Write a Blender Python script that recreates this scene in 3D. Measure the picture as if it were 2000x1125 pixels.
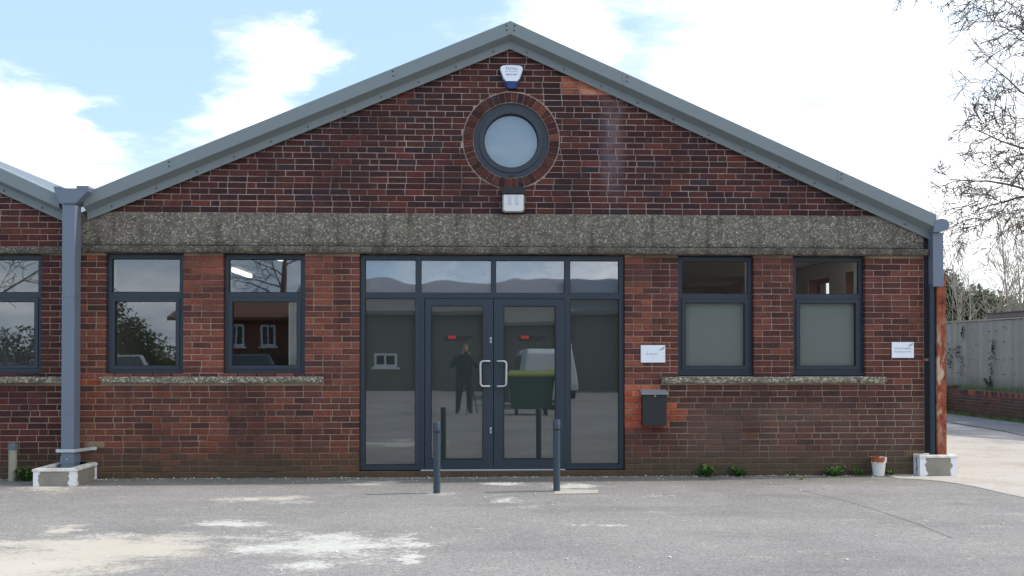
import bpy, bmesh, math, random
from mathutils import Vector, Matrix, noise as mnoise
R = math.radians
for o in list(bpy.data.objects): bpy.data.objects.remove(o)
scene = bpy.context.scene
COL = scene.collection

# ------------------------------------------------------------------ camera, sky, sun, exposure
cam_d = bpy.data.cameras.new('camera'); cam = bpy.data.objects.new('camera', cam_d); COL.objects.link(cam)
cam_d.sensor_width = 36.0; cam_d.lens = 36.0 * 2036 / 2000; cam_d.shift_y = 0.0518
cam_d.clip_start = 0.02; cam_d.clip_end = 3000
cam.location = (0, -12.7, 1.5)
cam.rotation_euler = (R(90.675), 0, -math.atan(88 / 2036))
scene.camera = cam

SUN_EL, SUN_AZ = R(46), math.atan2(0.98, 0.10)      # azimuth measured from +Y towards +X
sun_dir = Vector((math.sin(SUN_AZ) * math.cos(SUN_EL), math.cos(SUN_AZ) * math.cos(SUN_EL), math.sin(SUN_EL)))
sd = bpy.data.lights.new('sun', 'SUN'); sd.energy = 2.6; sd.angle = R(1.2); sd.color = (1, 0.955, 0.89)
sun = bpy.data.objects.new('sun', sd); COL.objects.link(sun); sun.location = (30, 5, 40)
sun.rotation_euler = sun_dir.to_track_quat('Z', 'Y').to_euler()

world = bpy.data.worlds.new('World'); scene.world = world; world.use_nodes = True
scene.view_settings.view_transform = 'Standard'; scene.view_settings.look = 'None'
scene.view_settings.exposure = 0.28; scene.view_settings.gamma = 1; scene.view_settings.use_curve_mapping = False


# ------------------------------------------------------------------ node helper
class NT:
    def __init__(s, tree): s.t = tree; tree.nodes.clear()
    def n(s, typ, inputs=None, **attrs):
        nd = s.t.nodes.new(typ)
        for k, v in attrs.items(): setattr(nd, k, v)
        if inputs:
            for k, v in inputs.items():
                sock = nd.inputs[k]
                if isinstance(v, bpy.types.NodeSocket): s.t.links.new(v, sock)
                elif isinstance(v, bpy.types.Node): s.t.links.new(v.outputs[0], sock)
                else:
                    if sock.type == 'RGBA' and len(v) == 3: v = (*v, 1)
                    sock.default_value = v
        return nd
    def math(s, op, a, b=0.0, c=0.0, clamp=False):
        return s.n('ShaderNodeMath', {0: a, 1: b, 2: c}, operation=op, use_clamp=clamp).outputs[0]
    def vmath(s, op, a, b=(0, 0, 0)):
        nd = s.n('ShaderNodeVectorMath', {0: a, 1: b}, operation=op)
        return nd.outputs[1] if op in ('LENGTH', 'DISTANCE', 'DOT_PRODUCT') else nd.outputs[0]
    def noise(s, vec, scale, detail=3, rough=0.5, out=0):
        return s.n('ShaderNodeTexNoise', {'Vector': vec, 'Scale': scale, 'Detail': detail, 'Roughness': rough}).outputs[out]
    def mix(s, f, a, b, mode='MIX'):
        nd = s.n('ShaderNodeMix', {0: f, 6: a, 7: b}, data_type='RGBA', blend_type=mode)
        return nd.outputs[2]
    def ramp(s, f, stops):
        nd = s.n('ShaderNodeValToRGB', {0: f}); el = nd.color_ramp.elements
        while len(el) < len(stops): el.new(0.5)
        for e, (p, c) in zip(el, stops):
            e.position = p; e.color = (*c, 1) if len(c) == 3 else c
        return nd.outputs[0]
    def step(s, v, a, b):       # smooth 0..1 between a and b
        nd = s.n('ShaderNodeMapRange', {0: v, 1: a, 2: b, 3: 0.0, 4: 1.0}, interpolation_type='SMOOTHSTEP')
        return nd.outputs[0]
    def pos(s): return s.n('ShaderNodeNewGeometry').outputs[0]
    def xyz(s, v): return s.n('ShaderNodeSeparateXYZ', {0: v}).outputs
    def bump(s, h, strength, dist): return s.n('ShaderNodeBump', {'Height': h, 'Strength': strength, 'Distance': dist}).outputs[0]
    def out(s, sh): s.n('ShaderNodeOutputMaterial', {0: sh})
    def pbr(s, color, rough=0.6, normal=None, metal=0.0, spec=0.5):
        d = {'Base Color': color, 'Roughness': rough, 'Metallic': metal, 'Specular IOR Level': spec}
        if normal is not None: d['Normal'] = normal
        b = s.n('ShaderNodeBsdfPrincipled', d); s.out(b.outputs[0]); return b


def lin(r, g, b):
    f = lambda c: c / 12.92 if c <= 0.04045 else ((c + 0.055) / 1.055) ** 2.4
    return (f(r / 255), f(g / 255), f(b / 255))


CLOUDS = ((-0.39, 0.90, 0.20, 0.13, 0.20), (-0.35, 0.92, 0.18, 0.10, 0.12), (-0.21, 0.945, 0.245, 0.10, 0.22), (-0.165, 0.95, 0.265, 0.07, 0.14), (-0.12, 0.96, 0.25, 0.09, 0.08),
          (-0.285, 0.905, 0.28, 0.10, -0.12), (-0.285, 0.93, 0.215, 0.06, -0.10), (-0.09, 0.95, 0.295, 0.11, -0.15), (-0.38, 0.88, 0.285, 0.12, -0.13), (-0.17, 0.93, 0.31, 0.08, -0.10), (0.02, 0.95, 0.31, 0.06, -0.08), (0.09, 0.955, 0.285, 0.07, 0.10), (0.155, 0.945, 0.285, 0.06, -0.13))
def build_sky():
    t = NT(world.node_tree)
    sky = t.n('ShaderNodeTexSky', sky_type='NISHITA', sun_disc=False, sun_elevation=SUN_EL, sun_rotation=SUN_AZ,
              air_density=1.0, dust_density=1.2, ozone_density=1.0)
    d = t.vmath('NORMALIZE', t.n('ShaderNodeTexCoord').outputs['Generated'])
    x, y, z = t.xyz(d)
    # project on a cloud deck so that clouds flatten towards the horizon
    zz = t.math('ADD', t.math('MAXIMUM', z, 0.0), 0.28)
    deck = t.n('ShaderNodeCombineXYZ', {0: t.math('DIVIDE', x, zz), 1: t.math('DIVIDE', y, zz), 2: t.math('MULTIPLY', z, 3.0)}).outputs[0]
    big = t.noise(t.vmath('ADD', deck, (3.1, 0.7, 0.4)), 1.15, 9, 0.56)
    fine = t.noise(t.vmath('ADD', deck, (7.7, 2.2, 1.4)), 4.5, 8, 0.62)
    cov = t.math('ADD', t.math('MULTIPLY', big, 0.68), t.math('MULTIPLY', fine, 0.40))
    # thicker cover towards the sun's side of the sky and towards the horizon
    cov = t.math('ADD', cov, t.math('MULTIPLY', t.step(x, -0.12, 0.34), 0.22))
    cov = t.math('ADD', cov, t.math('MULTIPLY', t.step(z, 0.24, 0.02), 0.15))
    wv = t.vmath('SUBTRACT', t.noise(t.vmath('ADD', deck, (5.0, 1.0, 3.0)), 3.2, 7, 0.62, out=1), (0.5, 0.5, 0.5))
    dw = t.vmath('ADD', d, t.vmath('MULTIPLY', wv, (0.20, 0.20, 0.16)))
    for (cx, cy, cz, r, a) in CLOUDS:
        v = Vector((cx, cy, cz)).normalized()
        dist = t.vmath('DISTANCE', dw, tuple(v))
        cov = t.math('ADD', cov, t.math('MULTIPLY', t.step(dist, r * 1.15, 0.0), a))
    m = t.step(cov, 0.575, 0.86)
    shade = t.noise(t.vmath('ADD', deck, (1.3, 4.0, 2.0)), 2.6, 6, 0.55)
    cl = t.mix(t.step(shade, 0.30, 0.66), (12.5, 12.9, 13.4), (17.5, 17.4, 17.2))
    haze = t.mix(0.66, t.n('ShaderNodeVectorMath', {0: sky.outputs[0], 1: (1.5, 1.55, 1.6)}, operation='MULTIPLY').outputs[0], (6.4, 9.0, 12.6))
    c = t.mix(m, haze, cl)
    bg = t.n('ShaderNodeBackground', {0: c, 1: 0.09})
    t.n('ShaderNodeOutputWorld', {0: bg.outputs[0]})
build_sky()

# ------------------------------------------------------------------ materials
MATS = {}
def mat(name):
    def deco(fn):
        m = bpy.data.materials.new(name); m.use_nodes = True
        fn(NT(m.node_tree)); MATS[name] = m; return fn
    return deco
def simple(name, srgb, rough=0.6, metal=0.0, var=0.12, scale=12.0, bump=0.0, spec=0.5):
    @mat(name)
    def f(t):
        p = t.pos(); c = lin(*srgb)
        n = t.noise(p, scale, 5, 0.6)
        col = t.mix(n, tuple(v * (1 - var) for v in c), tuple(min(1, v * (1 + var)) for v in c))
        nm = t.bump(t.noise(p, scale * 9, 3), bump, 0.004) if bump else None
        t.pbr(col, t.math('ADD', t.math('MULTIPLY', n, 0.15), rough - 0.07), nm, metal, spec)

@mat('brick')
def _(t):
    p = t.pos(); x, y, z = t.xyz(p)
    col = t.n('ShaderNodeAttribute', attribute_name='Col').outputs[0]
    n1 = t.noise(p, 38, 5, 0.65); n2 = t.noise(p, 7, 4, 0.6); n3 = t.noise(p, 1.1, 5, 0.62); n4 = t.noise(p, 140, 2)
    col = t.mix(t.step(n1, 0.30, 0.72), t.mix(1.0, col, (0.70, 0.69, 0.70), 'MULTIPLY'), t.mix(1.0, col, (1.26, 1.24, 1.2), 'MULTIPLY'))
    # soot in broad patches
    col = t.mix(t.math('MULTIPLY', t.step(n3, 0.46, 0.68), t.math('ADD', 0.22, t.math('MULTIPLY', t.step(z, 2.9, 3.3), 0.33))), col, lin(46, 38, 38))
    sk = t.noise(t.vmath('MULTIPLY', p, (1, 1, .16)), 3.6, 5, 0.62)
    col = t.mix(t.math('MULTIPLY', t.step(sk, 0.50, 0.68), 0.38), col, lin(48, 38, 37))
    # pale bloom on faces, salt specks
    col = t.mix(t.math('MULTIPLY', t.step(n2, 0.56, 0.78), 0.15), col, lin(150, 118, 108))
    col = t.mix(t.math('MULTIPLY', t.step(n4, 0.72, 0.78), 0.35), col, lin(190, 175, 165))
    # one washed streak below the roof verge and grey dusting under the window sill
    st = t.math('MULTIPLY', t.step(t.math('ABSOLUTE', t.math('SUBTRACT', x, 1.78)), 0.20, 0.03), t.step(t.math('ABSOLUTE', t.math('SUBTRACT', z, 4.1)), 0.95, 0.2))
    col = t.mix(t.math('MULTIPLY', st, t.math('MULTIPLY', t.step(n2, 0.25, 0.6), 0.32)), col, lin(150, 140, 150))
    d = t.math('MULTIPLY', t.step(x, 2.3, 3.0), t.math('MULTIPLY', t.step(z, 0.98, 0.75), t.step(n3, 0.30, 0.6)))
    col = t.mix(t.math('MULTIPLY', d, 0.35), col, lin(120, 104, 94))
    # damp, mossy foot of the wall
    w = t.math('MULTIPLY', t.step(t.math('ADD', z, t.math('MULTIPLY', n2, 0.35)), 0.66, 0.18), 0.7)
    col = t.mix(w, col, t.mix(n1, lin(62, 58, 40), lin(108, 96, 74)))
    h = t.math('ADD', t.math('MULTIPLY', n1, 0.7), t.math('MULTIPLY', n4, 0.3))
    t.pbr(col, 0.88, t.bump(h, 0.7, 0.006), spec=0.25)

@mat('mortar')
def _(t):
    p = t.pos(); x, y, z = t.xyz(p)
    n = t.noise(p, 9, 5, 0.6); n2 = t.noise(p, 1.0, 4, 0.6); n3 = t.noise(p, 60, 3)
    c = t.mix(n, lin(142, 121, 101), lin(186, 164, 141))
    up = t.step(z, 2.9, 3.3)
    c = t.mix(up, c, t.mix(n, lin(118, 100, 92), lin(204, 188, 176)))
    c = t.mix(t.math('MULTIPLY', t.step(n2, 0.44, 0.64), 0.6), c, lin(74, 61, 55))
    c = t.mix(t.math('MULTIPLY', t.step(z, 0.5, 0.05), 0.6), c, lin(78, 70, 54))
    t.pbr(c, 0.95, t.bump(n3, 0.8, 0.004), spec=0.2)

def aggregate(name, lo, hi, soot, sc=46.0):
    @mat(name)
    def f(t):
        p = t.pos()
        pv = t.vmath('ADD', p, t.vmath('MULTIPLY', t.noise(p, 25, 3, 0.6, out=1), (.02, .02, .02)))
        vo = t.n('ShaderNodeTexVoronoi', {'Vector': pv, 'Scale': sc, 'Randomness': 1.0}); vf = t.n('ShaderNodeTexVoronoi', {'Vector': pv, 'Scale': sc * 2.3, 'Randomness': 1.0})
        cell = t.xyz(vo.outputs['Color'])[0]; cf = t.xyz(vf.outputs['Color'])[1]
        n = t.noise(p, 3.2, 6, 0.65); n2 = t.noise(p, 14, 5, 0.7); n3 = t.noise(p, 90, 3, 0.6)
        v = t.math('ADD', t.math('MULTIPLY', cell, 0.62), t.math('MULTIPLY', cf, 0.38))
        c = t.ramp(v, [(0.14, lin(*lo)), (0.50, lin(*[(x_ * 2 + y_) // 3 for x_, y_ in zip(lo, hi)])), (0.75, lin(*hi)), (0.94, lin(214, 206, 190))])
        c = t.mix(t.math('MULTIPLY', t.step(vo.outputs['Distance'], 0.35, 0.70), 0.5), c, lin(*soot))
        xs, ys, zs = t.xyz(p); strk = t.noise(t.vmath('MULTIPLY', p, (1, 1, .12)), 5.5, 5, 0.6)
        c = t.mix(t.math('MULTIPLY', t.step(strk, 0.50, 0.7), 0.7), c, tuple(v * .62 for v in lin(*soot)))
        c = t.mix(t.math('MULTIPLY', t.step(n2, 0.48, 0.70), 0.5), c, lin(*soot))
        c = t.mix(t.math('MULTIPLY', t.step(n, 0.5, 0.75), 0.4), c, lin(160, 152, 128))
        x, y, z = t.xyz(p)
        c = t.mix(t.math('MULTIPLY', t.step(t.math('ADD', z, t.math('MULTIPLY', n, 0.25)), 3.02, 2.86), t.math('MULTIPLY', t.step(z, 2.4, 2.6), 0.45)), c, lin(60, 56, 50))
        h = t.math('ADD', t.math('MULTIPLY', t.math('SUBTRACT', 1.0, vo.outputs['Distance']), 0.6), t.math('MULTIPLY', n3, 0.5))
        t.pbr(c, 0.93, t.bump(h, 0.9, 0.01), spec=0.2)
aggregate('aggregate', (108, 102, 93), (160, 152, 140), (78, 73, 66), 55.0)
aggregate('sill_concrete', (122, 116, 102), (204, 196, 176), (52, 49, 44), 40.0)

simple('verge_metal', (124, 134, 136), 0.42, 0.0, 0.05, 1.6)
simple('pipe_metal', (112, 123, 138), 0.40, 0.0, 0.05, 2.0)
simple('roof_metal', (112, 120, 124), 0.5)
simple('rivet', (70, 76, 80), 0.5)
simple('frame_paint', (46, 57, 68), 0.38, 0.0, 0.06, 3)
simple('frame_gasket', (20, 22, 25), 0.6)
simple('black_plastic', (30, 31, 33), 0.35)
simple('corner_dark', (40, 42, 48), 0.6)
simple('steel', (205, 205, 205), 0.28, 0.85, 0.04)
simple('zinc', (196, 202, 206), 0.4, 0.3)
simple('white_board', (240, 243, 250), 0.45, 0, 0.02)
simple('print_grey', (150, 156, 165), 0.6)
simple('print_green', (158, 184, 176), 0.6)
simple('alarm_white', (236, 240, 250), 0.3, 0, 0.02)
simple('alarm_blue', (30, 42, 120), 0.25, 0, 0.1)
simple('alarm_navy', (22, 28, 62), 0.35)
simple('print_navy', (52, 56, 84), 0.6)
simple('print_black', (16, 16, 18), 0.6, 0, 0)
simple('print_red', (190, 40, 36), 0.6, 0, 0.02)
simple('box_black', (42, 44, 47), 0.42, 0, 0.06)
simple('box_lid', (150, 154, 156), 0.38, 0.2, 0.05)
simple('bollard_paint', (58, 72, 84), 0.34, 0, 0.1, 20)
simple('terracotta', (176, 96, 62), 0.85, 0, 0.15)
simple('film_door', (57, 64, 63), 0.9, 0, 0.06, 30)
simple('film_frost', (136, 143, 138), 0.9, 0, 0.04, 2.5)
simple('film_round', (128, 140, 150), 0.8, 0, 0.05, 3)
simple('film_toplight', (96, 108, 122), 0.9, 0, 0.12, 5)
simple('interior_white', (205, 203, 196), 0.9, 0, 0.05)
simple('interior_floor', (90, 86, 80), 0.8)
simple('interior_ceiling', (170, 170, 165), 0.9)
simple('old_pipe', (164, 158, 142), 0.9, 0, 0.25, 9, 0.4)
simple('pipe_cap', (98, 106, 108), 0.6)
simple('fascia_wood', (140, 118, 108), 0.85, 0, 0.2, 8)
simple('shed_felt', (96, 98, 96), 0.9)
simple('bin_green', (38, 74, 52), 0.5)
simple('bin_lid', (150, 152, 66), 0.5)
simple('tyre', (24, 24, 25), 0.8)
simple('car_silver', (176, 180, 184), 0.28, 0.4, 0.03)
simple('car_dark', (46, 58, 76), 0.25, 0.2, 0.03)
simple('van_white', (214, 218, 216), 0.35, 0.0, 0.03)
simple('car_glass', (26, 32, 36), 0.08)
simple('lamp_clear', (220, 224, 226), 0.15)
simple('render_wall', (112, 105, 94), 0.9, 0, 0.15, 2)
simple('far_brick', (118, 78, 64), 0.9, 0, 0.25, 6)
simple('dark_brick', (86, 70, 62), 0.9, 0, 0.2, 5)
simple('far_roof', (120, 116, 112), 0.85, 0, 0.15, 3)
simple('tile_roof', (104, 70, 58), 0.85, 0, 0.2, 6)
simple('pvc_white', (226, 228, 228), 0.4)
@mat('tube_and_fill_lit')
def _(t):
    t.pbr((.8, .8, .8), .5); b = [n for n in t.t.nodes if n.type == 'BSDF_PRINCIPLED'][0]; b.inputs['Emission Color'].default_value = (1, .97, .9, 1); b.inputs['Emission Strength'].default_value = 1.3
simple('tripod_black', (28, 28, 30), 0.5)
simple('skin', (196, 148, 124), 0.55)
simple('hair_grey', (120, 112, 104), 0.8)
simple('joint_dark', (70, 66, 62), 0.95)

@mat('glass')
def _(t):
    p = t.pos()
    nm = t.bump(t.noise(p, 1.3, 1, 0.4), 0.025, 0.03)
    fc = t.n('ShaderNodeLayerWeight', {'Blend': 0.5, 'Normal': nm}).outputs['Facing']
    fr = t.math('ADD', t.math('MULTIPLY', t.math('POWER', fc, 4.0), 0.8), 0.19, clamp=True)
    tr = t.n('ShaderNodeBsdfTransparent', {0: (0.90, 0.93, 0.92)})
    gl = t.n('ShaderNodeBsdfGlossy', {0: (0.94, 0.97, 1.0), 'Roughness': 0.012, 'Normal': nm})
    t.out(t.n('ShaderNodeMixShader', {0: fr, 1: tr.outputs[0], 2: gl.outputs[0]}).outputs[0])

@mat('dusty_glass')
def _(t):
    p = t.pos()
    nm = t.bump(t.noise(p, 1.5, 1, 0.4), 0.13, 0.03)
    gl = t.n('ShaderNodeBsdfGlossy', {0: (0.94, 0.97, 1.0), 'Roughness': 0.02, 'Normal': nm})
    tr = t.n('ShaderNodeBsdfTransparent', {0: (0.9, 0.93, 0.95)})
    df = t.n('ShaderNodeBsdfDiffuse', {0: lin(150, 160, 172)})
    dirt = t.math('MULTIPLY', t.step(t.noise(p, 6, 6, 0.7), 0.5, 0.75), 0.25)
    a = t.n('ShaderNodeMixShader', {0: 0.27, 1: tr.outputs[0], 2: gl.outputs[0]}).outputs[0]
    t.out(t.n('ShaderNodeMixShader', {0: dirt, 1: a, 2: df.outputs[0]}).outputs[0])

@mat('diffuser')
def _(t):
    p = t.pos()
    w = t.n('ShaderNodeTexWave', {'Vector': p, 'Scale': 26.0, 'Distortion': 0.3}, wave_type='BANDS', bands_direction='X').outputs[1]
    t.pbr(t.mix(w, lin(200, 202, 204), lin(240, 242, 242)), 0.18, t.bump(w, 0.5, 0.006))

@mat('asphalt')
def _(t):
    p = t.pos(); x, y, z = t.xyz(p)
    n1 = t.noise(p, 110, 3, 0.7); n2 = t.noise(p, 2.2, 6, 0.62); n3 = t.noise(p, 0.45, 4, 0.55); n4 = t.noise(p, 22, 6, 0.7)
    vo = t.n('ShaderNodeTexVoronoi', {'Vector': p, 'Scale': 85.0}); cell = t.xyz(vo.outputs['Color'])[0]
    c = t.ramp(t.math('ADD', t.math('MULTIPLY', cell, 0.5), t.math('MULTIPLY', n1, 0.5)), [(0.22, lin(126, 122, 118)), (0.5, lin(150, 145, 141)), (0.75, lin(168, 163, 158)), (0.90, lin(204, 199, 193))])
    c = t.mix(t.step(n3, 0.35, 0.68), c, t.mix(1.0, c, (0.82, 0.82, 0.83), 'MULTIPLY'))
    trk = t.noise(t.vmath('MULTIPLY', p, (0.25, 1.1, 1)), 1.3, 5, 0.6)
    c = t.mix(t.math('MULTIPLY', t.step(trk, 0.50, 0.66), 0.25), c, lin(104, 101, 98))
    oil = t.noise(t.vmath('ADD', p, (9, 4, 0)), 0.9, 5, 0.7)
    c = t.mix(t.math('MULTIPLY', t.step(oil, 0.62, 0.72), 0.35), c, lin(92, 89, 86))
    c = t.mix(t.math('MULTIPLY', t.step(n2, 0.5, 0.75), 0.30), c, lin(160, 154, 144))
    # greenish grime in the strip against the building
    g = t.math('MULTIPLY', t.step(t.math('ADD', y, t.math('MULTIPLY', n2, 0.9)), -0.75, 0.35), t.step(y, 1.0, 0.3))
    c = t.mix(t.math('MULTIPLY', g, 0.55), c, t.mix(n4, lin(78, 74, 62), lin(120, 114, 96)))
    warp = t.vmath('SUBTRACT', t.noise(p, 3.5, 5, 0.7, out=1), (0.5, 0.5, 0.5))
    w2 = t.vmath('SUBTRACT', t.noise(t.vmath('MULTIPLY', p, (1.0, 2.2, 1)), 9, 4, 0.7, out=1), (0.5, 0.5, 0.5))
    pw = t.vmath('ADD', t.vmath('ADD', p, t.vmath('MULTIPLY', warp, (0.9, 0.8, 0))), t.vmath('MULTIPLY', w2, (0.5, 0.3, 0)))
    def blobs(lst):
        m = None
        for (cx, cy, rx, ry, k) in lst:
            d = t.vmath('LENGTH', t.vmath('MULTIPLY', t.vmath('SUBTRACT', pw, (cx, cy, 0)), (1 / rx, 1 / ry, 0)))
            v = t.math('MULTIPLY', t.step(d, 1.55, 0.1), k)
            m = v if m is None else t.math('MAXIMUM', m, v)
        return m
    cream = blobs([(-2.79, -4.56, .95, .62, .95), (-3.1, -5.25, .75, .6, .95), (-3.44, -3.67, .16, .26, .8), (-3.6, -4.33, .2, .14, .8), (-1.9, -1.75, .3, .2, .6), (-2.3, -1.95, .5, .25, .45), (-4.59, -.95, .5, .3, .6), (-1.05, -.5, .5, .3, .5)])
    white = blobs([(-1.05, -4.45, .85, .6, .82), (-1.55, -4.6, .4, .3, .7), (-.44, -5.02, .11, .3, 1), (-1.16, -5.27, .26, .26, .8), (-2.1, -3.38, .38, .26, .85), (-2.75, -3.9, .35, .26, .6), (.43, -.71, .34, .26, .85),
                   (.41, -1.97, .16, .34, .75), (1.2, -.92, .28, .3, .9), (-1.0, -.45, .4, .16, .65), (-2.24, -1.9, .15, .2, .75), (-1.79, -2.06, .2, .14, .7), (1.25, -3.58, .13, .09, .9), (-.5, -4.35, .15, .3, .9),
                   (-.71, -4.8, .22, .6, .6), (-.3, -1.5, .3, .2, .55), (.9, -3.6, .12, .06, .7), (-1.75, -4.1, .5, .4, .55), (.6, -2.6, .3, .2, .42), (2.0, -1.8, .12, .08, .8)])
    n5 = t.noise(t.vmath('MULTIPLY', p, (0.8, 1.5, 1)), 55, 4, 0.75)
    grain = t.math('ADD', t.math('ADD', t.math('MULTIPLY', t.math('SUBTRACT', n4, 0.5), 1.4), t.math('MULTIPLY', t.math('SUBTRACT', t.noise(t.vmath('MULTIPLY', p, (0.8, 1.2, 1)), 3.0, 5, 0.6), 0.5), 1.5)), t.math('MULTIPLY', t.math('SUBTRACT', n5, 0.5), 1.1))
    cm = t.step(t.math('ADD', cream, grain), 0.10, 0.80)
    wm = t.step(t.math('ADD', white, grain), 0.30, 0.90)
    c = t.mix(t.math('MULTIPLY', cm, 0.80), c, t.mix(n2, lin(200, 187, 166), lin(216, 208, 194)))
    c = t.mix(t.math('MULTIPLY', wm, 0.86), c, lin(212, 208, 198))
    fl = t.step(t.math('ADD', t.noise(t.vmath('MULTIPLY', p, (0.7, 1.3, 1)), 3.4, 7, 0.72), t.math('MULTIPLY', grain, 0.06)), 0.655, 0.70)
    c = t.mix(t.math('MULTIPLY', t.math('MULTIPLY', fl, t.step(x, 2.2, 0.2)), t.math('MULTIPLY', t.step(y, -7.0, -5.0), 0.65)), c, lin(206, 200, 186))
    h = t.math('ADD', t.math('MULTIPLY', n1, 0.5), t.math('MULTIPLY', cell, 0.5))
    t.pbr(c, 0.92, t.bump(h, 0.55, 0.006), spec=0.25)

@mat('lane_concrete')
def _(t):
    p = t.pos()
    n1 = t.noise(p, 70, 4, 0.7); n2 = t.noise(p, 1.4, 6, 0.65)
    c = t.mix(n1, lin(166, 158, 149), lin(214, 206, 196))
    c = t.mix(t.math('MULTIPLY', t.step(n2, 0.42, 0.66), 0.5), c, lin(186, 168, 152))
    n3 = t.noise(p, 16, 6, 0.75); c = t.mix(t.math('MULTIPLY', t.step(n3, 0.48, 0.68), 0.45), c, lin(142, 135, 126))
    c = t.mix(t.math('MULTIPLY', t.step(t.noise(p, 0.7, 5, 0.65), 0.5, 0.7), 0.4), c, lin(150, 143, 134))
    t.pbr(c, 0.93, t.bump(t.math('ADD', n1, n3), 0.5, 0.008), spec=0.2)
@mat('lane_asphalt')
def _(t):
    p = t.pos()
    n1 = t.noise(p, 60, 4, 0.7); n2 = t.noise(p, 1.1, 6, 0.65)
    c = t.mix(n1, lin(110, 108, 110), lin(156, 153, 152))
    c = t.mix(t.math('MULTIPLY', t.step(n2, 0.5, 0.66), 0.7), c, lin(176, 172, 166))
    t.pbr(c, 0.93, t.bump(n1, 0.4, 0.006), spec=0.2)

@mat('kerb_box')
def _(t):
    p = t.pos(); n = t.noise(p, 6, 5, 0.65); n2 = t.noise(p, 60, 3)
    col = t.n('ShaderNodeAttribute', attribute_name='Col').outputs[0]
    # white masonry paint left only around the arrises
    m = t.step(t.math('ADD', t.xyz(col)[0], t.math('MULTIPLY', t.math('SUBTRACT', t.noise(p, 14, 4, 0.6), 0.5), 0.9)), 0.47, 0.53)
    c = t.mix(m, t.mix(n, lin(118, 114, 104), lin(168, 163, 150)), lin(236, 236, 238))
    t.pbr(c, 0.85, t.bump(n2, 0.3, 0.004), spec=0.3)

@mat('kerb_cap')
def _(t):
    p = t.pos(); n = t.noise(p, 9, 5, 0.65)
    t.pbr(t.mix(t.step(n, 0.35, 0.7), lin(226, 222, 214), lin(196, 188, 176)), 0.8, t.bump(n, 0.2, 0.004))

@mat('pot_paint')
def _(t):
    p = t.pos(); x, y, z = t.xyz(p)
    n = t.noise(p, 22, 4, 0.6)
    m = t.math('MULTIPLY', t.step(t.math('ADD', z, t.math('MULTIPLY', n, 0.05)), 0.195, 0.203), t.step(t.math('SUBTRACT', x, t.math('MULTIPLY', n, 0.05)), 5.055, 5.045))
    c = t.mix(m, lin(228, 224, 218), lin(168, 88, 54))
    t.pbr(c, 0.7)

@mat('rust')
def _(t):
    p = t.pos(); x, y, z = t.xyz(p)
    n1 = t.noise(t.vmath('MULTIPLY', p, (1, 1, 0.35)), 22, 6, 0.7); n2 = t.noise(t.vmath('MULTIPLY', p, (1.4, 1, 0.5)), 7, 5, 0.65); n3 = t.noise(p, 120, 3)
    c = t.ramp(n1, [(0.28, lin(74, 42, 34)), (0.44, lin(134, 72, 54)), (0.58, lin(162, 92, 68)), (0.74, lin(200, 146, 116))])
    flake = t.math('MULTIPLY', t.step(n2, 0.47, 0.58), t.step(t.math('ABSOLUTE', t.math('SUBTRACT', z, 1.15)), 0.95, 0.25))
    c = t.mix(t.math('MULTIPLY', flake, 0.85), c, lin(206, 178, 156))
    t.pbr(c, 0.9, t.bump(t.math('ADD', n1, n3), 0.7, 0.005), spec=0.2)

@mat('fence_wood')
def _(t):
    p = t.pos(); x, y, z = t.xyz(p)
    col = t.n('ShaderNodeObjectInfo').outputs['Random']
    g = t.noise(t.vmath('MULTIPLY', p, (9, 9, 0.7)), 6, 5, 0.6); n = t.noise(p, 1.6, 5, 0.6)
    c = t.mix(g, lin(140, 136, 124), lin(198, 192, 178))
    c = t.mix(t.math('MULTIPLY', col, 0.4), c, lin(132, 128, 118))
    c = t.mix(t.math('MULTIPLY', t.step(t.math('ADD', z, t.math('MULTIPLY', n, 0.6)), 1.35, 0.8), 0.55), c, lin(82, 84, 70))
    t.pbr(c, 0.95, t.bump(g, 0.4, 0.006), spec=0.15)

@mat('bark')
def _(t):
    p = t.pos(); n = t.noise(t.vmath('MULTIPLY', p, (1, 1, 0.3)), 14, 5, 0.7)
    t.pbr(t.mix(n, lin(74, 64, 60), lin(128, 116, 106)), 0.95, t.bump(n, 0.6, 0.02), spec=0.15)
@mat('pale_bark')
def _(t):
    p = t.pos(); n = t.noise(p, 9, 5, 0.7)
    t.pbr(t.mix(n, lin(150, 138, 118), lin(214, 206, 192)), 0.9, spec=0.2)
def leafmat(name, a, b):
    @mat(name)
    def f(t):
        p = t.pos(); n = t.noise(p, 5, 4, 0.6); n2 = t.noise(p, 60, 2)
        c = t.mix(t.step(t.math('ADD', t.math('MULTIPLY', n, 0.6), t.math('MULTIPLY', n2, 0.4)), 0.3, 0.7), lin(*a), lin(*b))
        d = t.n('ShaderNodeBsdfPrincipled', {'Base Color': c, 'Roughness': 0.6, 'Specular IOR Level': 0.3})
        tr = t.n('ShaderNodeBsdfTranslucent', {0: c})
        t.out(t.n('ShaderNodeMixShader', {0: 0.25, 1: d.outputs[0], 2: tr.outputs[0]}).outputs[0])
leafmat('weed_leaf', (52, 88, 38), (112, 146, 72))
leafmat('grass_leaf', (70, 104, 36), (132, 150, 70))
leafmat('conifer_leaf', (58, 74, 50), (112, 122, 88))
leafmat('hedge_leaf', (40, 66, 30), (92, 116, 52))
leafmat('russet_leaf', (88, 56, 50), (138, 96, 80))
leafmat('ivy_leaf', (34, 48, 30), (70, 84, 50))
simple('seed_keys', (92, 78, 74), 0.9)

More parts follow.
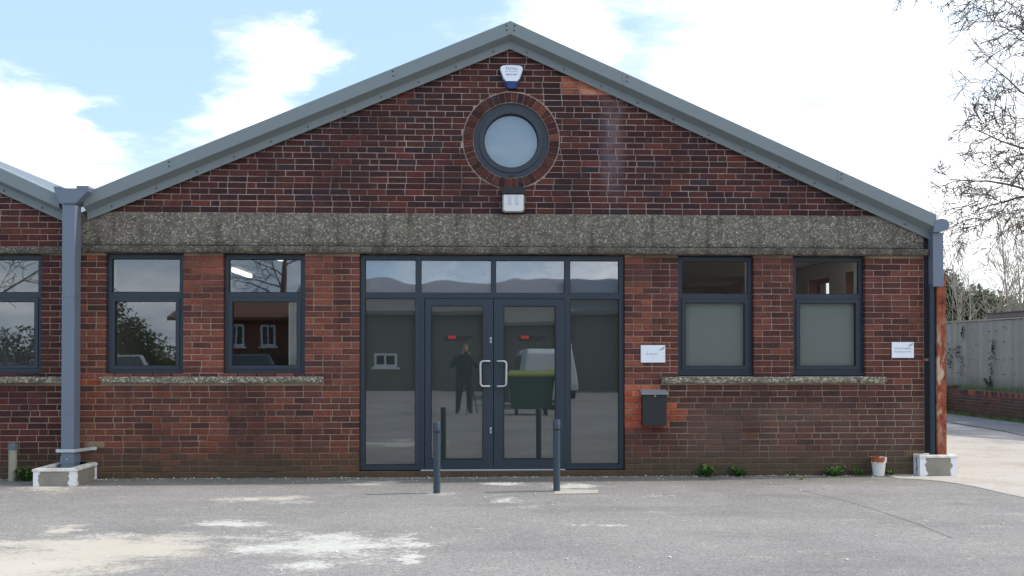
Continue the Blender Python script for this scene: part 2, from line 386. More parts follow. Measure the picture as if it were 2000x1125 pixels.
@mat('cloth')
def _(t):     # dark jacket above the waist, charcoal trousers, brown shoes
    p = t.pos(); x, y, z = t.xyz(p); n = t.noise(p, 30, 4)
    c = t.mix(t.step(z, 0.92, 0.94), lin(52, 52, 58), lin(36, 38, 42))
    c = t.mix(t.step(z, 0.10, 0.085), c, lin(58, 44, 36))
    c = t.mix(t.math('MULTIPLY', n, 0.3), c, lin(70, 70, 74))
    c = t.mix(t.step(z, 1.475, 1.485), c, lin(196, 148, 124))
    t.pbr(c, 0.85)

# ------------------------------------------------------------------ mesh helpers
class MB:
    def __init__(s): s.v = []; s.f = []; s.c = []; s.has = False
    def add(s, verts, faces, col=None):
        o = len(s.v); s.v += [tuple(v) for v in verts]; s.f += [tuple(i + o for i in f) for f in faces]
        s.c += [col or (1, 1, 1)] * len(verts)
        if col: s.has = True
        return s
    def box(s, x0, x1, y0, y1, z0, z1, b=0.0):
        if b <= 0:
            v = [(x, y, z) for x in (x0, x1) for y in (y0, y1) for z in (z0, z1)]
            return s.add(v, [(0, 1, 3, 2), (4, 6, 7, 5), (0, 4, 5, 1), (2, 3, 7, 6), (0, 2, 6, 4), (1, 5, 7, 3)])
        bm = bmesh.new(); bmesh.ops.create_cube(bm, size=1)
        for v in bm.verts: v.co = Vector(((x0 + x1) / 2 + v.co.x * (x1 - x0), (y0 + y1) / 2 + v.co.y * (y1 - y0), (z0 + z1) / 2 + v.co.z * (z1 - z0)))
        bmesh.ops.bevel(bm, geom=bm.edges[:], offset=b, segments=2, profile=0.6, affect='EDGES')
        return s.bm(bm)
    def bm(s, bm, mtx=None, col=None):
        bm.verts.index_update()
        s.add([(mtx @ v.co) if mtx else v.co for v in bm.verts], [[v.index for v in f.verts] for f in bm.faces], col)
        bm.free(); return s
    def prism(s, poly, y0, y1, col=None):          # polygon in x,z extruded along y
        n = len(poly)
        v = [(x, y0, z) for x, z in poly] + [(x, y1, z) for x, z in poly]
        f = [tuple(range(n)), tuple(range(2 * n - 1, n - 1, -1))] + [(i, n + i, n + (i + 1) % n, (i + 1) % n) for i in range(n)]
        return s.add(v, f, col)
    def prism_z(s, poly, z0, z1):                  # polygon in x,y extruded along z
        n = len(poly)
        v = [(x, y, z0) for x, y in poly] + [(x, y, z1) for x, y in poly]
        f = [tuple(range(n - 1, -1, -1)), tuple(range(n, 2 * n))] + [(i, (i + 1) % n, n + (i + 1) % n, n + i) for i in range(n)]
        return s.add(v, f)
    def tube(s, pts, rad, n=8, cap=True):
        pts = [Vector(p) for p in pts]; rings = []
        if not isinstance(rad, (list, tuple)): rad = [rad] * len(pts)
        up = None; base = len(s.v); V = []
        for i, p in enumerate(pts):
            d = (pts[min(i + 1, len(pts) - 1)] - pts[max(i - 1, 0)])
            d = d.normalized() if d.length > 1e-9 else Vector((0, 0, 1))
            if up is None: up = d.orthogonal().normalized()
            else:
                up = up - d * up.dot(d); up = up.normalized() if up.length > 1e-6 else d.orthogonal().normalized()
            w = d.cross(up)
            V += [p + (up * math.cos(2 * math.pi * k / n) + w * math.sin(2 * math.pi * k / n)) * rad[i] for k in range(n)]
        F = [(i * n + k, i * n + (k + 1) % n, (i + 1) * n + (k + 1) % n, (i + 1) * n + k) for i in range(len(pts) - 1) for k in range(n)]
        if cap: F += [tuple(range(n - 1, -1, -1)), tuple((len(pts) - 1) * n + k for k in range(n))]
        return s.add(V, F)
    def lathe(s, prof, cx, cy, n=24):              # prof: (r, z)
        V = [(cx + r * math.cos(2 * math.pi * k / n), cy + r * math.sin(2 * math.pi * k / n), z) for r, z in prof for k in range(n)]
        F = [(i * n + k, i * n + (k + 1) % n, (i + 1) * n + (k + 1) % n, (i + 1) * n + k) for i in range(len(prof) - 1) for k in range(n)]
        F += [tuple(range(n - 1, -1, -1)), tuple((len(prof) - 1) * n + k for k in range(n))]
        return s.add(V, F)
    def annulus(s, cx, cz, r0, r1, y0, y1, n=64):  # ring standing in the wall plane
        V = []
        for k in range(n):
            a = 2 * math.pi * k / n; ca, sa = math.cos(a), math.sin(a)
            V += [(cx + r0 * ca, y0, cz + r0 * sa), (cx + r1 * ca, y0, cz + r1 * sa), (cx + r1 * ca, y1, cz + r1 * sa), (cx + r0 * ca, y1, cz + r0 * sa)]
        F = []
        for k in range(n):
            a, b = 4 * k, 4 * ((k + 1) % n)
            for j in range(4): F.append((a + j, b + j, b + (j + 1) % 4, a + (j + 1) % 4))
        return s.add(V, F)
    def disc(s, cx, cz, r, y, n=48):
        return s.add([(cx + r * math.cos(2 * math.pi * k / n), y, cz + r * math.sin(2 * math.pi * k / n)) for k in range(n)], [tuple(range(n))])
    def build(s, name, m, parent=None, smooth=False):
        me = bpy.data.meshes.new(name); me.from_pydata(s.v, [], s.f)
        if s.has:
            at = me.attributes.new('Col', 'FLOAT_COLOR', 'POINT')
            at.data.foreach_set('color', [q for c in s.c for q in (*c, 1.0)])
        me.materials.append(MATS[m] if isinstance(m, str) else m); me.validate(); me.update()
        if len(s.f) > 1: bm = bmesh.new(); bm.from_mesh(me); bmesh.ops.recalc_face_normals(bm, faces=bm.faces); bm.to_mesh(me); bm.free()
        if smooth:
            me.polygons.foreach_set('use_smooth', [True] * len(me.polygons))
            try: me.set_sharp_from_angle(angle=R(38))
            except Exception: pass
        return link(name, me, parent)

def link(name, me, parent=None):
    o = bpy.data.objects.new(name, me); COL.objects.link(o)
    if parent is not None:
        o.parent = parent
        if parent.type == 'EMPTY': o.location = -parent.location
    return o
def tag(o, label, cat, group=None):
    o['label'] = label; o['category'] = cat
    if group: o['group'] = group
    return o
def thing(name, label, cat, loc, group=None):
    e = bpy.data.objects.new(name, None); COL.objects.link(e); e.location = loc; e.empty_display_size = 0.2
    return tag(e, label, cat, group)
def struct(o): o['kind'] = 'structure'; return o
def stuff(o): o['kind'] = 'stuff'; return o
def text_mesh(name, body, size, x, y, z, m, parent, align='CENTER', spacing=1.0):
    cu = bpy.data.curves.new(name, 'FONT'); cu.body = body; cu.size = size; cu.align_x = align; cu.space_character = spacing; cu.extrude = 0.0004; cu.resolution_u = 3
    tmp = bpy.data.objects.new('tmp', cu); COL.objects.link(tmp)
    dg = bpy.context.evaluated_depsgraph_get(); dg.update()
    me = bpy.data.meshes.new_from_object(tmp.evaluated_get(dg)); bpy.data.objects.remove(tmp)
    me.transform(Matrix.Translation((x, y, z)) @ Matrix.Rotation(R(90), 4, 'X')); me.materials.clear(); me.materials.append(MATS[m]); me.name = name
    return link(name, me, parent)
def jit(rng, a): return rng.uniform(-a, a)
def rough_box(x0, x1, y0, y1, z0, z1, nx, amp, seed=0, bottom=0.0):
    """a cast block with worn arrises: profile rounded, lower edge chipped along its length"""
    mb = MB(); prof = [(y0 + .012, z1), (y0 + .002, z1 - .010), (y0, (z0 + z1) / 2), (y0 + .003, z0 + .012), (y0 + .014, z0), (y1, z0), (y1, z1)]
    n = len(prof); V = []
    for i in range(nx + 1):
        x = x0 + (x1 - x0) * i / nx
        for j, (y, z) in enumerate(prof):
            e = amp * mnoise.noise(Vector((x * 9 + seed, j * 3.1, seed))) + amp * .6 * mnoise.noise(Vector((x * 31, j * 1.7 + seed, 2)))
            if j in (3, 4): V.append((x, y + abs(e) * .8, z + max(0, e) * 1.2 + bottom * max(0, mnoise.noise(Vector((x * 14, 5 + seed, 1))))))
            elif j < 3: V.append((x, y + e * .5, z + (e * .5 if j == 0 else 0)))
            else: V.append((x, y, z))
    F = [(i * n + j, i * n + (j + 1) % n, (i + 1) * n + (j + 1) % n, (i + 1) * n + j) for i in range(nx) for j in range(n)]
    F += [tuple(range(n)), tuple(nx * n + j for j in range(n - 1, -1, -1))]
    return mb.add(V, F)

# ------------------------------------------------------------------ the ground
def sheet(name, poly, z, m):
    mb = MB(); mb.add([(x, y, z) for x, y in poly], [tuple(range(len(poly)))]); return struct(mb.build(name, m))
sheet('ground', [(-900, -900), (900, -900), (900, 900), (-900, 900)], 0.0, 'asphalt')
lane_pts = [(5.15, -0.42), (5.36, -0.50), (5.56, -.70), (5.70, -1.17), (5.74, -1.8), (5.80, -2.3), (6.6, -3.1), (8.5, -4.5), (11.9, -5.5), (11.9, 2.5)]
sheet('lane', lane_pts + [(10.2, 4.0), (9.48, 4.75), (9.0, 5.6), (8.6, 6.4), (8.2, 7.6), (7.6, 9.5), (6.6, 12.5), (5.72, 14.5), (5.72, 0.0), (5.15, 0.0)], 0.004, 'lane_concrete')
sheet('lane_surface', [(11.9, 2.5), (11.9, 40), (5.72, 40), (5.72, 14.5), (6.6, 12.5), (7.6, 9.5), (8.2, 7.6), (8.6, 6.4), (9.0, 5.6), (9.48, 4.75), (10.2, 4.0)], 0.006, 'lane_asphalt')
crack = MB()
cr = [(10.55, 13.0), (10.42, 11.0), (10.46, 9.6), (10.35, 8.2), (10.3, 7.0), (10.05, 5.6), (9.9, 4.4)]
for a, b in zip(cr, cr[1:]): crack.add([(a[0] - .03, a[1], .010), (a[0] + .03, a[1], .010), (b[0] + .03, b[1], .010), (b[0] - .03, b[1], .010)], [(0, 1, 2, 3)])
struct(crack.build('lane_joint', 'joint_dark'))
crack = MB(); cr = [(3.2, -.35), (3.45, -.8), (3.62, -1.2), (3.72, -1.75), (3.85, -2.3), (3.92, -3.0), (3.95, -3.7), (3.93, -4.4)]
for a, b in zip(cr, cr[1:]): crack.add([(a[0] - .003, a[1], .004), (a[0] + .003, a[1], .004), (b[0] + .003, b[1], .004), (b[0] - .003, b[1], .004)], [(0, 1, 2, 3)])
struct(crack.build('yard_crack', 'joint_dark'))

# ------------------------------------------------------------------ brickwork
rng = random.Random(7)
C = 0.0745
def clip_half(poly, a, b, c):       # keep a*x+b*z<=c
    out = []
    for i in range(len(poly)):
        p, q = poly[i], poly[(i + 1) % len(poly)]
        dp, dq = a * p[0] + b * p[1] - c, a * q[0] + b * q[1] - c
        if dp <= 0: out.append(p)
        if (dp < 0 < dq) or (dq < 0 < dp):
            t = dp / (dp - dq); out.append((p[0] + (q[0] - p[0]) * t, p[1] + (q[1] - p[1]) * t))
    return out
def area(poly): return abs(sum(poly[i][0] * poly[(i + 1) % len(poly)][1] - poly[(i + 1) % len(poly)][0] * poly[i][1] for i in range(len(poly)))) / 2
def brick_mesh(mb, poly, col, r, y0=0.0, depth=0.10, axis=None):
    cx = sum(p[0] for p in poly) / len(poly); cz = sum(p[1] for p in poly) / len(poly); n = len(poly)
    pr = r.uniform(-.0015, .0035); tx, tz = r.uniform(-.008, .008), r.uniform(-.02, .02)
    outer = [(p[0] + jit(r, .0013), p[1] + jit(r, .0013)) for p in poly]
    inner = []
    for p in outer:
        dx, dz = p[0] - cx, p[1] - cz; 
        inner.append((cx + math.copysign(max(abs(dx) - .0045, abs(dx) * .6), dx), cz + math.copysign(max(abs(dz) - .0045, abs(dz) * .6), dz)))
    yf = lambda p: y0 - pr + (p[0] - cx) * tx + (p[1] - cz) * tz
    V = [(p[0], y0 + depth, p[1]) for p in outer] + [(p[0], yf(p) + .0045, p[1]) for p in outer] + [(p[0], yf(p), p[1]) for p in inner]
    F = [(k * n + i, k * n + (i + 1) % n, (k + 1) * n + (i + 1) % n, (k + 1) * n + i) for k in range(2) for i in range(n)] + [tuple(2 * n + i for i in range(n))]
    if axis: V = [axis(*v) for v in V]
    mb.add(V, F, col)
PAL = {
 'gable': [((92, 52, 46), 4), ((76, 45, 43), 4), ((106, 57, 47), 3), ((68, 45, 47), 3), ((84, 48, 45), 4), ((64, 53, 57), 1)],
 'pier': [((134, 80, 63), 4), ((118, 69, 57), 4), ((148, 86, 64), 3), ((104, 66, 58), 3), ((88, 60, 56), 1)],
 'pierR': [((118, 70, 58), 4), ((106, 62, 53), 4), ((130, 76, 60), 2), ((94, 60, 54), 3)],
 'low': [((122, 75, 58), 4), ((110, 68, 55), 4), ((138, 78, 56), 3), ((100, 66, 56), 3), ((86, 60, 55), 1)],
 'lowR': [((102, 69, 58), 4), ((94, 64, 55), 4), ((112, 70, 56), 3), ((84, 60, 54), 2)],
 'left': [((92, 53, 49), 4), ((78, 46, 46), 4), ((104, 56, 48), 3)],
 'new': [((184, 94, 64), 4), ((170, 86, 58), 3), ((190, 108, 80), 2)],
 'newtop': [((222, 132, 100), 3), ((206, 122, 96), 3), ((214, 150, 122), 2)],
 'patchy': [((150, 104, 76), 2), ((128, 84, 62), 2), ((158, 134, 100), 2)]}
def pick(name, r):
    lst = PAL[name]; t = r.uniform(0, sum(w for _, w in lst))
    for c, w in lst:
        t -= w
        if t <= 0: break
    k = r.uniform(.84, 1.16); c = lin(*c)
    if not name.startswith('new'): g = .30 * c[0] + .55 * c[1] + .15 * c[2]; c = tuple((v + (g - v) * .09) * q for v, q in zip(c, (.88, .83, .93) if name != 'gable' else (.93, .88, .96)))
    return tuple(min(1, v * k * r.uniform(.96, 1.04)) for v in c)
def zone(x, z):
    if 1.19 < x < 1.82 and 4.655 < z < 5.05: return 'newtop'
    if z > 3.1: return 'left' if x < -4.8 else 'gable'
    if x < -4.75: return 'left'
    if 1.93 < x < 2.36 and .60 < z < 1.09: return 'new'
    if 2.36 <= x < 2.62 and .62 < z < .90 and (x < 2.50 or .66 < z < .82): return 'new'
    if -4.66 < x < -4.30 and 1.1 < z < 1.22: return 'new'
    if (-4.62 < x < -4.44 or -4.92 < x < -4.80) and z < .68: return 'patchy'
    if 5.45 < x < 5.56 and z < .55: return 'patchy'
    if z > 1.15: return 'pier' if x < 2.3 else 'pierR'
    return 'low' if x < 2.2 else 'lowR'
def courses(x0, x1, z0, z1, holes, roof, r, circle=None, cz=C, hp=0.10):
    """list of (poly, colour): brick outlines in one wall, clipped to openings, roof lines and the round arch"""
    res = []; row = 0; z = z0
    while z < z1 - .02:
        zt = min(z + cz - .0105, z1 - .003); zm = (z + zt) / 2
        spans = [(x0, x1)]
        for (a, b, c, d) in holes:
            if c < zm < d:
                ns = []
                for s, e in spans:
                    if b <= s or a >= e: ns.append((s, e))
                    else:
                        if a > s: ns.append((s, a))
                        if b < e: ns.append((b, e))
                spans = ns
        if circle: cx, ccz, rr = circle
        for s, e in spans:
            inset = (s > x0 + .01)
            x = s - ((row % 2) * .1125 if True else 0)
            if e - s > 3: x -= r.uniform(0, .03)
            while x < e - .012:
                ln = .225 + r.uniform(-.004, .004)
                if r.random() < hp: ln = .1125
                a, b = max(x, s), min(x + ln, e)
                if e - b < .045: b = e
                if b - a > .022:
                    poly = [(a + .0054, z), (b - .0054, z), (b - .0054, zt), (a + .0054, zt)]
                    for (ra, rb, rc) in roof:
                        if poly: poly = clip_half(poly, ra, rb, rc)
                    if circle and poly:
                        bx = sum(p[0] for p in poly) / len(poly) - cx; bz = sum(p[1] for p in poly) / len(poly) - ccz; L_ = math.hypot(bx, bz)
                        if L_ < rr - .09: poly = []
                        elif L_ < rr + .2: poly = clip_half(poly, -bx / L_, -bz / L_, -(rr + .004) - (bx * cx + bz * ccz) / L_)
                    if len(poly) >= 3 and area(poly) > .0005: res.append(poly)
                x = b if b == e else x + ln
        z += cz; row += 1
    return res
def wall_sheet(name, outer, holes, y0, y1, m, parent):
    """solid wall with openings: filled outline, both faces and reveals"""
    bm = bmesh.new(); loops = []
    for lp in [outer] + holes:
        vs = [bm.verts.new((x, y0, z)) for x, z in lp]
        es = [bm.edges.new((vs[i], vs[(i + 1) % len(vs)])) for i in range(len(vs))]; loops.append(vs)
    bmesh.ops.triangle_fill(bm, edges=bm.edges[:], use_beauty=True)
    front = bm.faces[:]
    mp = {v: bm.verts.new((v.co.x, y1, v.co.z)) for v in bm.verts[:]}
    for f in front: bm.faces.new([mp[v] for v in reversed(f.verts)])
    for vs in loops:
        for i in range(len(vs)):
            a, b = vs[i], vs[(i + 1) % len(vs)]; bm.faces.new((a, b, mp[b], mp[a]))
    mb = MB(); mb.bm(bm); return mb.build(name, m, parent)
def circ(cx, cz, r, n=48): return [(cx + r * math.cos(2 * math.pi * k / n), cz + r * math.sin(2 * math.pi * k / n)) for k in range(n)]
def rect(a, b, c, d): return [(a, c), (b, c), (b, d), (a, d)]

AX, AZ, ML, MR = 0.523, 5.509, 0.4188, 0.4422      # roof apex and slopes (top of verge)
def ztop(x): return AZ - (ML * (AX - x) if x < AX else MR * (x - AX))
LV = -4.81; LZ = 3.375; LS = 0.455; LAX = -9.95; LAZ = LZ + LS * (LV - LAX)
def ztopL(x): return LAZ - LS * abs(x - LAX)

shop = thing('brick_workshop', 'dark red brick gabled workshop with round window and glazed double doors', 'building', (0.5, 0, 0))
bay = thing('brick_workshop', 'adjoining brick workshop bay with a narrow concrete band, mostly cut off', 'building', (-9.9, 0, 0))

WIN = [(-4.335, -3.42, 1.235, 2.70), (-2.935, -1.965, 1.235, 2.70), (2.60, 3.53, 1.225, 2.70), (4.03, 4.925, 1.225, 2.70)]
DOOR = (-1.297, 1.928, 0.075, 2.70)
XL, XR = -4.665, 5.667
CIR = (0.540, 4.104, 0.595)
def out_holes(hs, g=.008): return [rect(a - g, b + g, c - g, d + g) for a, b, c, d in hs]

outer = [(XL, -.2), (XR, -.2), (XR, ztop(XR) - .16), (AX, AZ - .16), (XL, ztop(XL) - .16)]
front = wall_sheet('front_wall', outer, out_holes(WIN + [DOOR]) + [circ(CIR[0], CIR[1], .463)], .0065, .30, 'mortar', shop)
roofc = [(-ML, 1, AZ - ML * AX - .27), (MR, 1, AZ + MR * AX - .27)]
bricks = []
sills = [(-4.384, -1.732, 1.14, 1.222), (2.384, 5.174, 1.13, 1.212)]
blist = courses(XL, XR, 0.002, 2.70, WIN + [DOOR] + sills, [], rng)
blist += courses(DOOR[0] + .005, DOOR[1] - .005, .0, .071, [], [], rng, cz=.073, hp=.0)
gz0 = 3.205
blist += courses(XL, XR, gz0, 5.4, [], roofc, rng, circle=CIR, cz=.0737, hp=.13)
camp = Vector((0, -12.7, 1.5))
info = []
for poly in blist:
    cx = sum(p[0] for p in poly) / len(poly); cz = sum(p[1] for p in poly) / len(poly)
    zn = zone(cx, cz); info.append((poly, pick(zn, rng), 0 if zn.startswith('new') else (Vector((cx, 0, cz)) - camp).length + (5 if area(poly) < .012 else 0)))
info.sort(key=lambda i: i[2])
rest = MB()
for i, (poly, col, d) in enumerate(info):
    if i < 300:
        mb = MB(); brick_mesh(mb, poly, col, rng); mb.build('brick', 'brick', front)
    else: brick_mesh(rest, poly, col, rng)
stuff(rest.build('brickwork', 'brick', front))
# ring of header bricks round the circular window
NB = 44
for k in range(NB):
    a0, a1 = 2 * math.pi * (k + .05) / NB, 2 * math.pi * (k + .95) / NB
    poly = [(CIR[0] + r_ * math.cos(a), CIR[1] + r_ * math.sin(a)) for r_, a in ((.468, a0), (.585, a0), (.585, a1), (.468, a1))]
    mb = MB(); brick_mesh(mb, poly, pick('low' if k % 5 == 0 else 'gable', rng), rng, -.004); mb.build('arch_brick', 'brick', front)

# concrete lintel band, ledge, sills
lintel = MB(); nx = 160; V = []
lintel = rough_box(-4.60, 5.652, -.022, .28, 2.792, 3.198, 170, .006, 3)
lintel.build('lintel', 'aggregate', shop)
rough_box(-4.585, 5.705, -.075, .05, 2.708, 2.79, 170, .007, 9).build('lintel_ledge', 'aggregate', shop)
for i, (a, b, c, d) in enumerate(sills): rough_box(a, b, -.055, .14, c, d - .002, 60, .011, 20 + i * 7, .022).build('sill', 'sill_concrete', shop)

# windows
def frame_rect(mb, a, b, c, d, w, y0, y1, wb=None, wt=None):
    wb = wb or w; wt = wt or w
    mb.box(a, a + w, y0, y1, c, d); mb.box(b - w, b, y0, y1, c, d)
    mb.box(a + w, b - w, y0, y1, c, c + wb); mb.box(a + w, b - w, y0, y1, d - wt, d)
def pane(name, a, b, c, d, y, parent, m='glass'):
    mb = MB(); mb.add([(a, y, c), (b, y, c), (b, y, d), (a, y, d)], [(0, 1, 2, 3)]); return mb.build(name, m, parent)
def window(o, parent, film=None, flip=1):
    a, b, c, d = o; c += .028
    mb = MB(); frame_rect(mb, a + .002, b - .002, c, d - .004, .048, .075, .145, .045, .052)
    zt = c + (d - c) * .655
    mb.box(a + .05, b - .05, .076, .144, zt - .032, zt + .034)
    w = mb.build('window', 'frame_paint', parent)
    mb = MB(); frame_rect(mb, a + .052, b - .052, c + .047, zt - .034, .040, .062, .13); mb.build('sash', 'frame_paint', w)
    mb = MB(); frame_rect(mb, a + .093, b - .093, c + .088, zt - .075, .006, .066, .12); frame_rect(mb, a + .051, b - .051, zt + .035, d - .057, .006, .079, .12); mb.build('gasket', 'frame_gasket', w)
    pane('pane', a + .094, b - .094, c + .089, zt - .076, .100, w); pane('pane', a + .052, b - .052, zt + .036, d - .058, .110, w)
    mb = MB(); mb.box(a + .003, b - .003, .04, .16, c - .024, c - .002); mb.build('cill_trim', 'frame_paint', w)
    if film: pane('frosted_film', a + .094, b - .094, c + .089, zt - .076, .118, w, film)
    return w
for i, o in enumerate(WIN): window(o, shop, 'film_frost' if i > 1 else None)

# round window
rw = MB().annulus(CIR[0], CIR[1], .395, .462, .045, .16).build('round_window', 'frame_paint', shop, True)
MB().annulus(CIR[0], CIR[1], .335, .392, .03, .12).build('sash', 'frame_paint', rw, True)
MB().annulus(CIR[0], CIR[1], .389, .397, .05, .12).build('gasket', 'frame_gasket', rw, True)
MB().annulus(CIR[0], CIR[1], .326, .337, .042, .12).build('gasket', 'frame_gasket', rw, True)
MB().disc(CIR[0], CIR[1], .33, .09).build('pane', 'glass', rw)
MB().disc(CIR[0], CIR[1], .33, .11).build('frosted_film', 'film_round', rw)
MB().box(CIR[0] - .02, CIR[0] + .02, .033, .046, CIR[1] - .442, CIR[1] - .424).build('latch', 'black_plastic', rw)

# entrance screen and doors
a, b, c, d = DOOR; y0, y1 = .05, .135
mb = MB()
frame_rect(mb, a + .002, b - .002, c + .004, d - .004, .055, y0, y1, .06, .055)
zt0, zt1 = 2.170, 2.236
mb.box(a + .057, b - .057, y0 + .002, y1 - .002, zt0, zt1)
for xm, w in ((-.592, .037), (1.232, .037)): mb.box(xm - w, xm + w, y0 + .001, y1 - .001, c + .064, zt0); mb.box(xm - w * .8, xm + w * .8, y0 + .003, y1 - .001, zt1, d - .059)
mb.box(.325 - .026, .325 + .026, y0 + .003, y1 - .001, zt1, d - .059)
screen = mb.build('entrance_screen', 'frame_paint', shop)
tops = [(a + .057, -.592 - .03), (-.592 + .03, .299), (.351, 1.202), (1.262, b - .057)]
for s, e in tops:
    pane('pane', s, e, zt1, d - .059, .09, screen, 'dusty_glass'); pane('backing_film', s, e, zt1, d - .059, .125, screen, 'film_toplight')
    g = MB(); frame_rect(g, s, e, zt1, d - .059, .006, .056, .12); g.build('gasket', 'frame_gasket', screen)
for s, e in ((a + .057, -.629), (1.269, b - .057)):
    pane('pane', s, e, c + .064, zt0, .09, screen); pane('mesh_film', s, e, c + .064, zt0, .125, screen, 'film_door')
    g = MB(); frame_rect(g, s, e, c + .064, zt0, .006, .056, .12); g.build('gasket', 'frame_gasket', screen)
MB().box(-.56, 1.20, .01, .12, .072, .086).build('threshold', 'zinc', screen)
def door(x0, x1, p0, p1, hx, hs):
    mb = MB(); z0, z1 = .092, 2.163; pz0, pz1 = .208, 2.082; yy0, yy1 = .030, .10
    mb.box(x0, p0, yy0, yy1, z0, z1); mb.box(p1, x1, yy0, yy1, z0, z1); mb.box(p0, p1, yy0, yy1, z0, pz0); mb.box(p0, p1, yy0, yy1, pz1, z1)
    dr = mb.build('door', 'frame_paint', shop)
    g = MB(); frame_rect(g, p0, p1, pz0, pz1, .007, .026, .09); g.build('gasket', 'frame_gasket', dr)
    gp = pane('pane', p0 + .004, p1 - .004, pz0, pz1, .066, dr); pane('mesh_film', p0 + .004, p1 - .004, pz0, pz1, .098, dr, 'film_door')
    if hs:
        for v in gp.data.vertices: v.co.y += .015 if v.co.z > 1 else 0     # this leaf's glass sits a little out of plumb
    # pull handle: a bent stainless bar with the bow away from the meeting stile
    bx_, ex = hx; pts = []
    za, zb = 1.10, 1.405; rr = .035; s = 1 if ex > bx_ else -1
    pts = [(ex, .030, zb), (ex, -.035, zb), (ex - s * .008, -.040, zb), (bx_ + s * rr, -.040, zb)]
    pts += [(bx_ + s * rr * (1 - math.sin(q)), -.040, zb - rr * (1 - math.cos(q))) for q in (R(30), R(60), R(90))]
    pts += [(bx_ + s * rr * (1 - math.cos(q)), -.040, za + rr * (1 - math.sin(q))) for q in (0, R(30), R(60))] + [(bx_ + s * rr, -.040, za), (ex - s * .008, -.040, za), (ex, -.035, za), (ex, .030, za)]
    MB().tube(pts, .0125, 10).build('handle', 'steel', dr, True)
    # vinyl lettering on the glass
    L = (p0 + p1) / 2 + (.005 if hs else -.0); w = .30
    text_mesh('lettering', 'b', .072, L - .148, .0632, 1.678, 'print_black', dr, 'LEFT')
    mbx = MB()
    for k in range(3): mbx.tube([(L - .092 + k * .029, .0635, 1.699), (L - .092 + k * .029, .0628, 1.699)], .0185, 16)
    mbx.build('lettering', 'print_red', dr)
    text_mesh('lettering', 'ltd.com', .072, L - .016, .0632, 1.678, 'print_black', dr, 'LEFT', .93)
    mbx = MB(); xx = L - .148; rr_ = random.Random(5)
    for wd in (.062, .006, .09, .012, .07):
        n = max(1, int(wd / .009))
        for k in range(n): mbx.box(xx + k * .009, xx + k * .009 + .0062, .0628, .0635, 1.652, 1.652 + rr_.choice((.009, .009, .013)))
        xx += wd + .012
    mbx.build('lettering', 'print_black', dr)
    return dr
dl = door(-.508, .321, -.436, .194, (.165, .272), 0)
dr_ = door(.329, 1.192, .449, 1.087, (.478, .372), 1)
for z in (1.66, .56):
    lk = MB().box(.279, .301, .024, .0305, z - .035, z + .035, .004).build('lock_plate', 'zinc', dl)
    MB().box(.286, .294, .0205, .0235, z - .014, z + .014).build('keyhole', 'black_plastic', dl)
MB().box(-.5165, -.5095, .045, .09, .10, 2.16).build('hinge_strip', 'frame_gasket', dl)
MB().box(-.5545, -.5185, .040, .134, .09, 2.168).build('jamb', 'frame_paint', screen)
MB().box(1.1935, 1.1945, .045, .09, .10, 2.16).build('hinge_strip', 'frame_gasket', dr_)

# roof verge flashings, in lengths with fixings
PROF = [(.25, .012), (-.19, .0), (-.193, -.006), (-.193, -.158), (-.188, -.163), (-.062, -.208), (-.062, -.296), (-.056, -.303), (-.050, -.298), (-.050, -.195), (-.175, -.150), (-.175, -.02), (.25, -.012)]
def verge(zf, xa, xb, parent, first=False):
    n = len(PROF); V = []
    for x in (xa, xb): V += [(x, y, zf(x) + dz) for y, dz in PROF]
    F = [(j, (j + 1) % n, n + (j + 1) % n, n + j) for j in range(n)] + [tuple(range(n)), tuple(range(2 * n - 1, n - 1, -1))]
    ob = MB().add(V, F).build('verge_flashing', 'verge_metal', parent)
    rv = MB(); L = abs(xb - xa); k = max(2, int(L / .43))
    def stud(x, y, dz, r):
        z = zf(x) + dz; rv.tube([(x, y, z), (x, y - .006, z), (x, y - .009, z)], [r, r, r * .4], 8)
    for i in range(k): stud(xa + (xb - xa) * (i + .45) / k, -.062, -.256, .011)
    s = 1 if xb > xa else -1
    stud(xa + s * .05, -.193, -.035, .011); stud(xa + s * .045, -.193, -.095, .011)
    stuff(rv.build('rivets', 'rivet', ob))
    if abs(xa - AX) < .01 or abs(xa - LAX) < .01: return
    MB().add([(xa - .008, -.197, zf(xa) - .004), (xa + .008, -.197, zf(xa) - .004), (xa + .012, -.197, zf(xa) - .162), (xa - .004, -.197, zf(xa) - .162),
              (xa - .008, -.193, zf(xa) - .004), (xa + .008, -.193, zf(xa) - .004), (xa + .012, -.193, zf(xa) - .162), (xa - .004, -.193, zf(xa) - .162)],
             [(0, 1, 2, 3), (0, 4, 5, 1), (1, 5, 6, 2), (2, 6, 7, 3), (3, 7, 4, 0)]).build('joint_strip', 'verge_metal', ob)
for xa, xb in ((-3.483, -4.53), (-.838, -3.481), (.5229, -.836), (.5231, 1.885), (1.887, 4.516), (4.518, 5.745)): verge(ztop, xa, xb, shop)
for xa, xb in ((-6.6, -4.815), (-9.949, -6.602), (-9.951, -13.2)): verge(ztopL, xa, xb, bay)
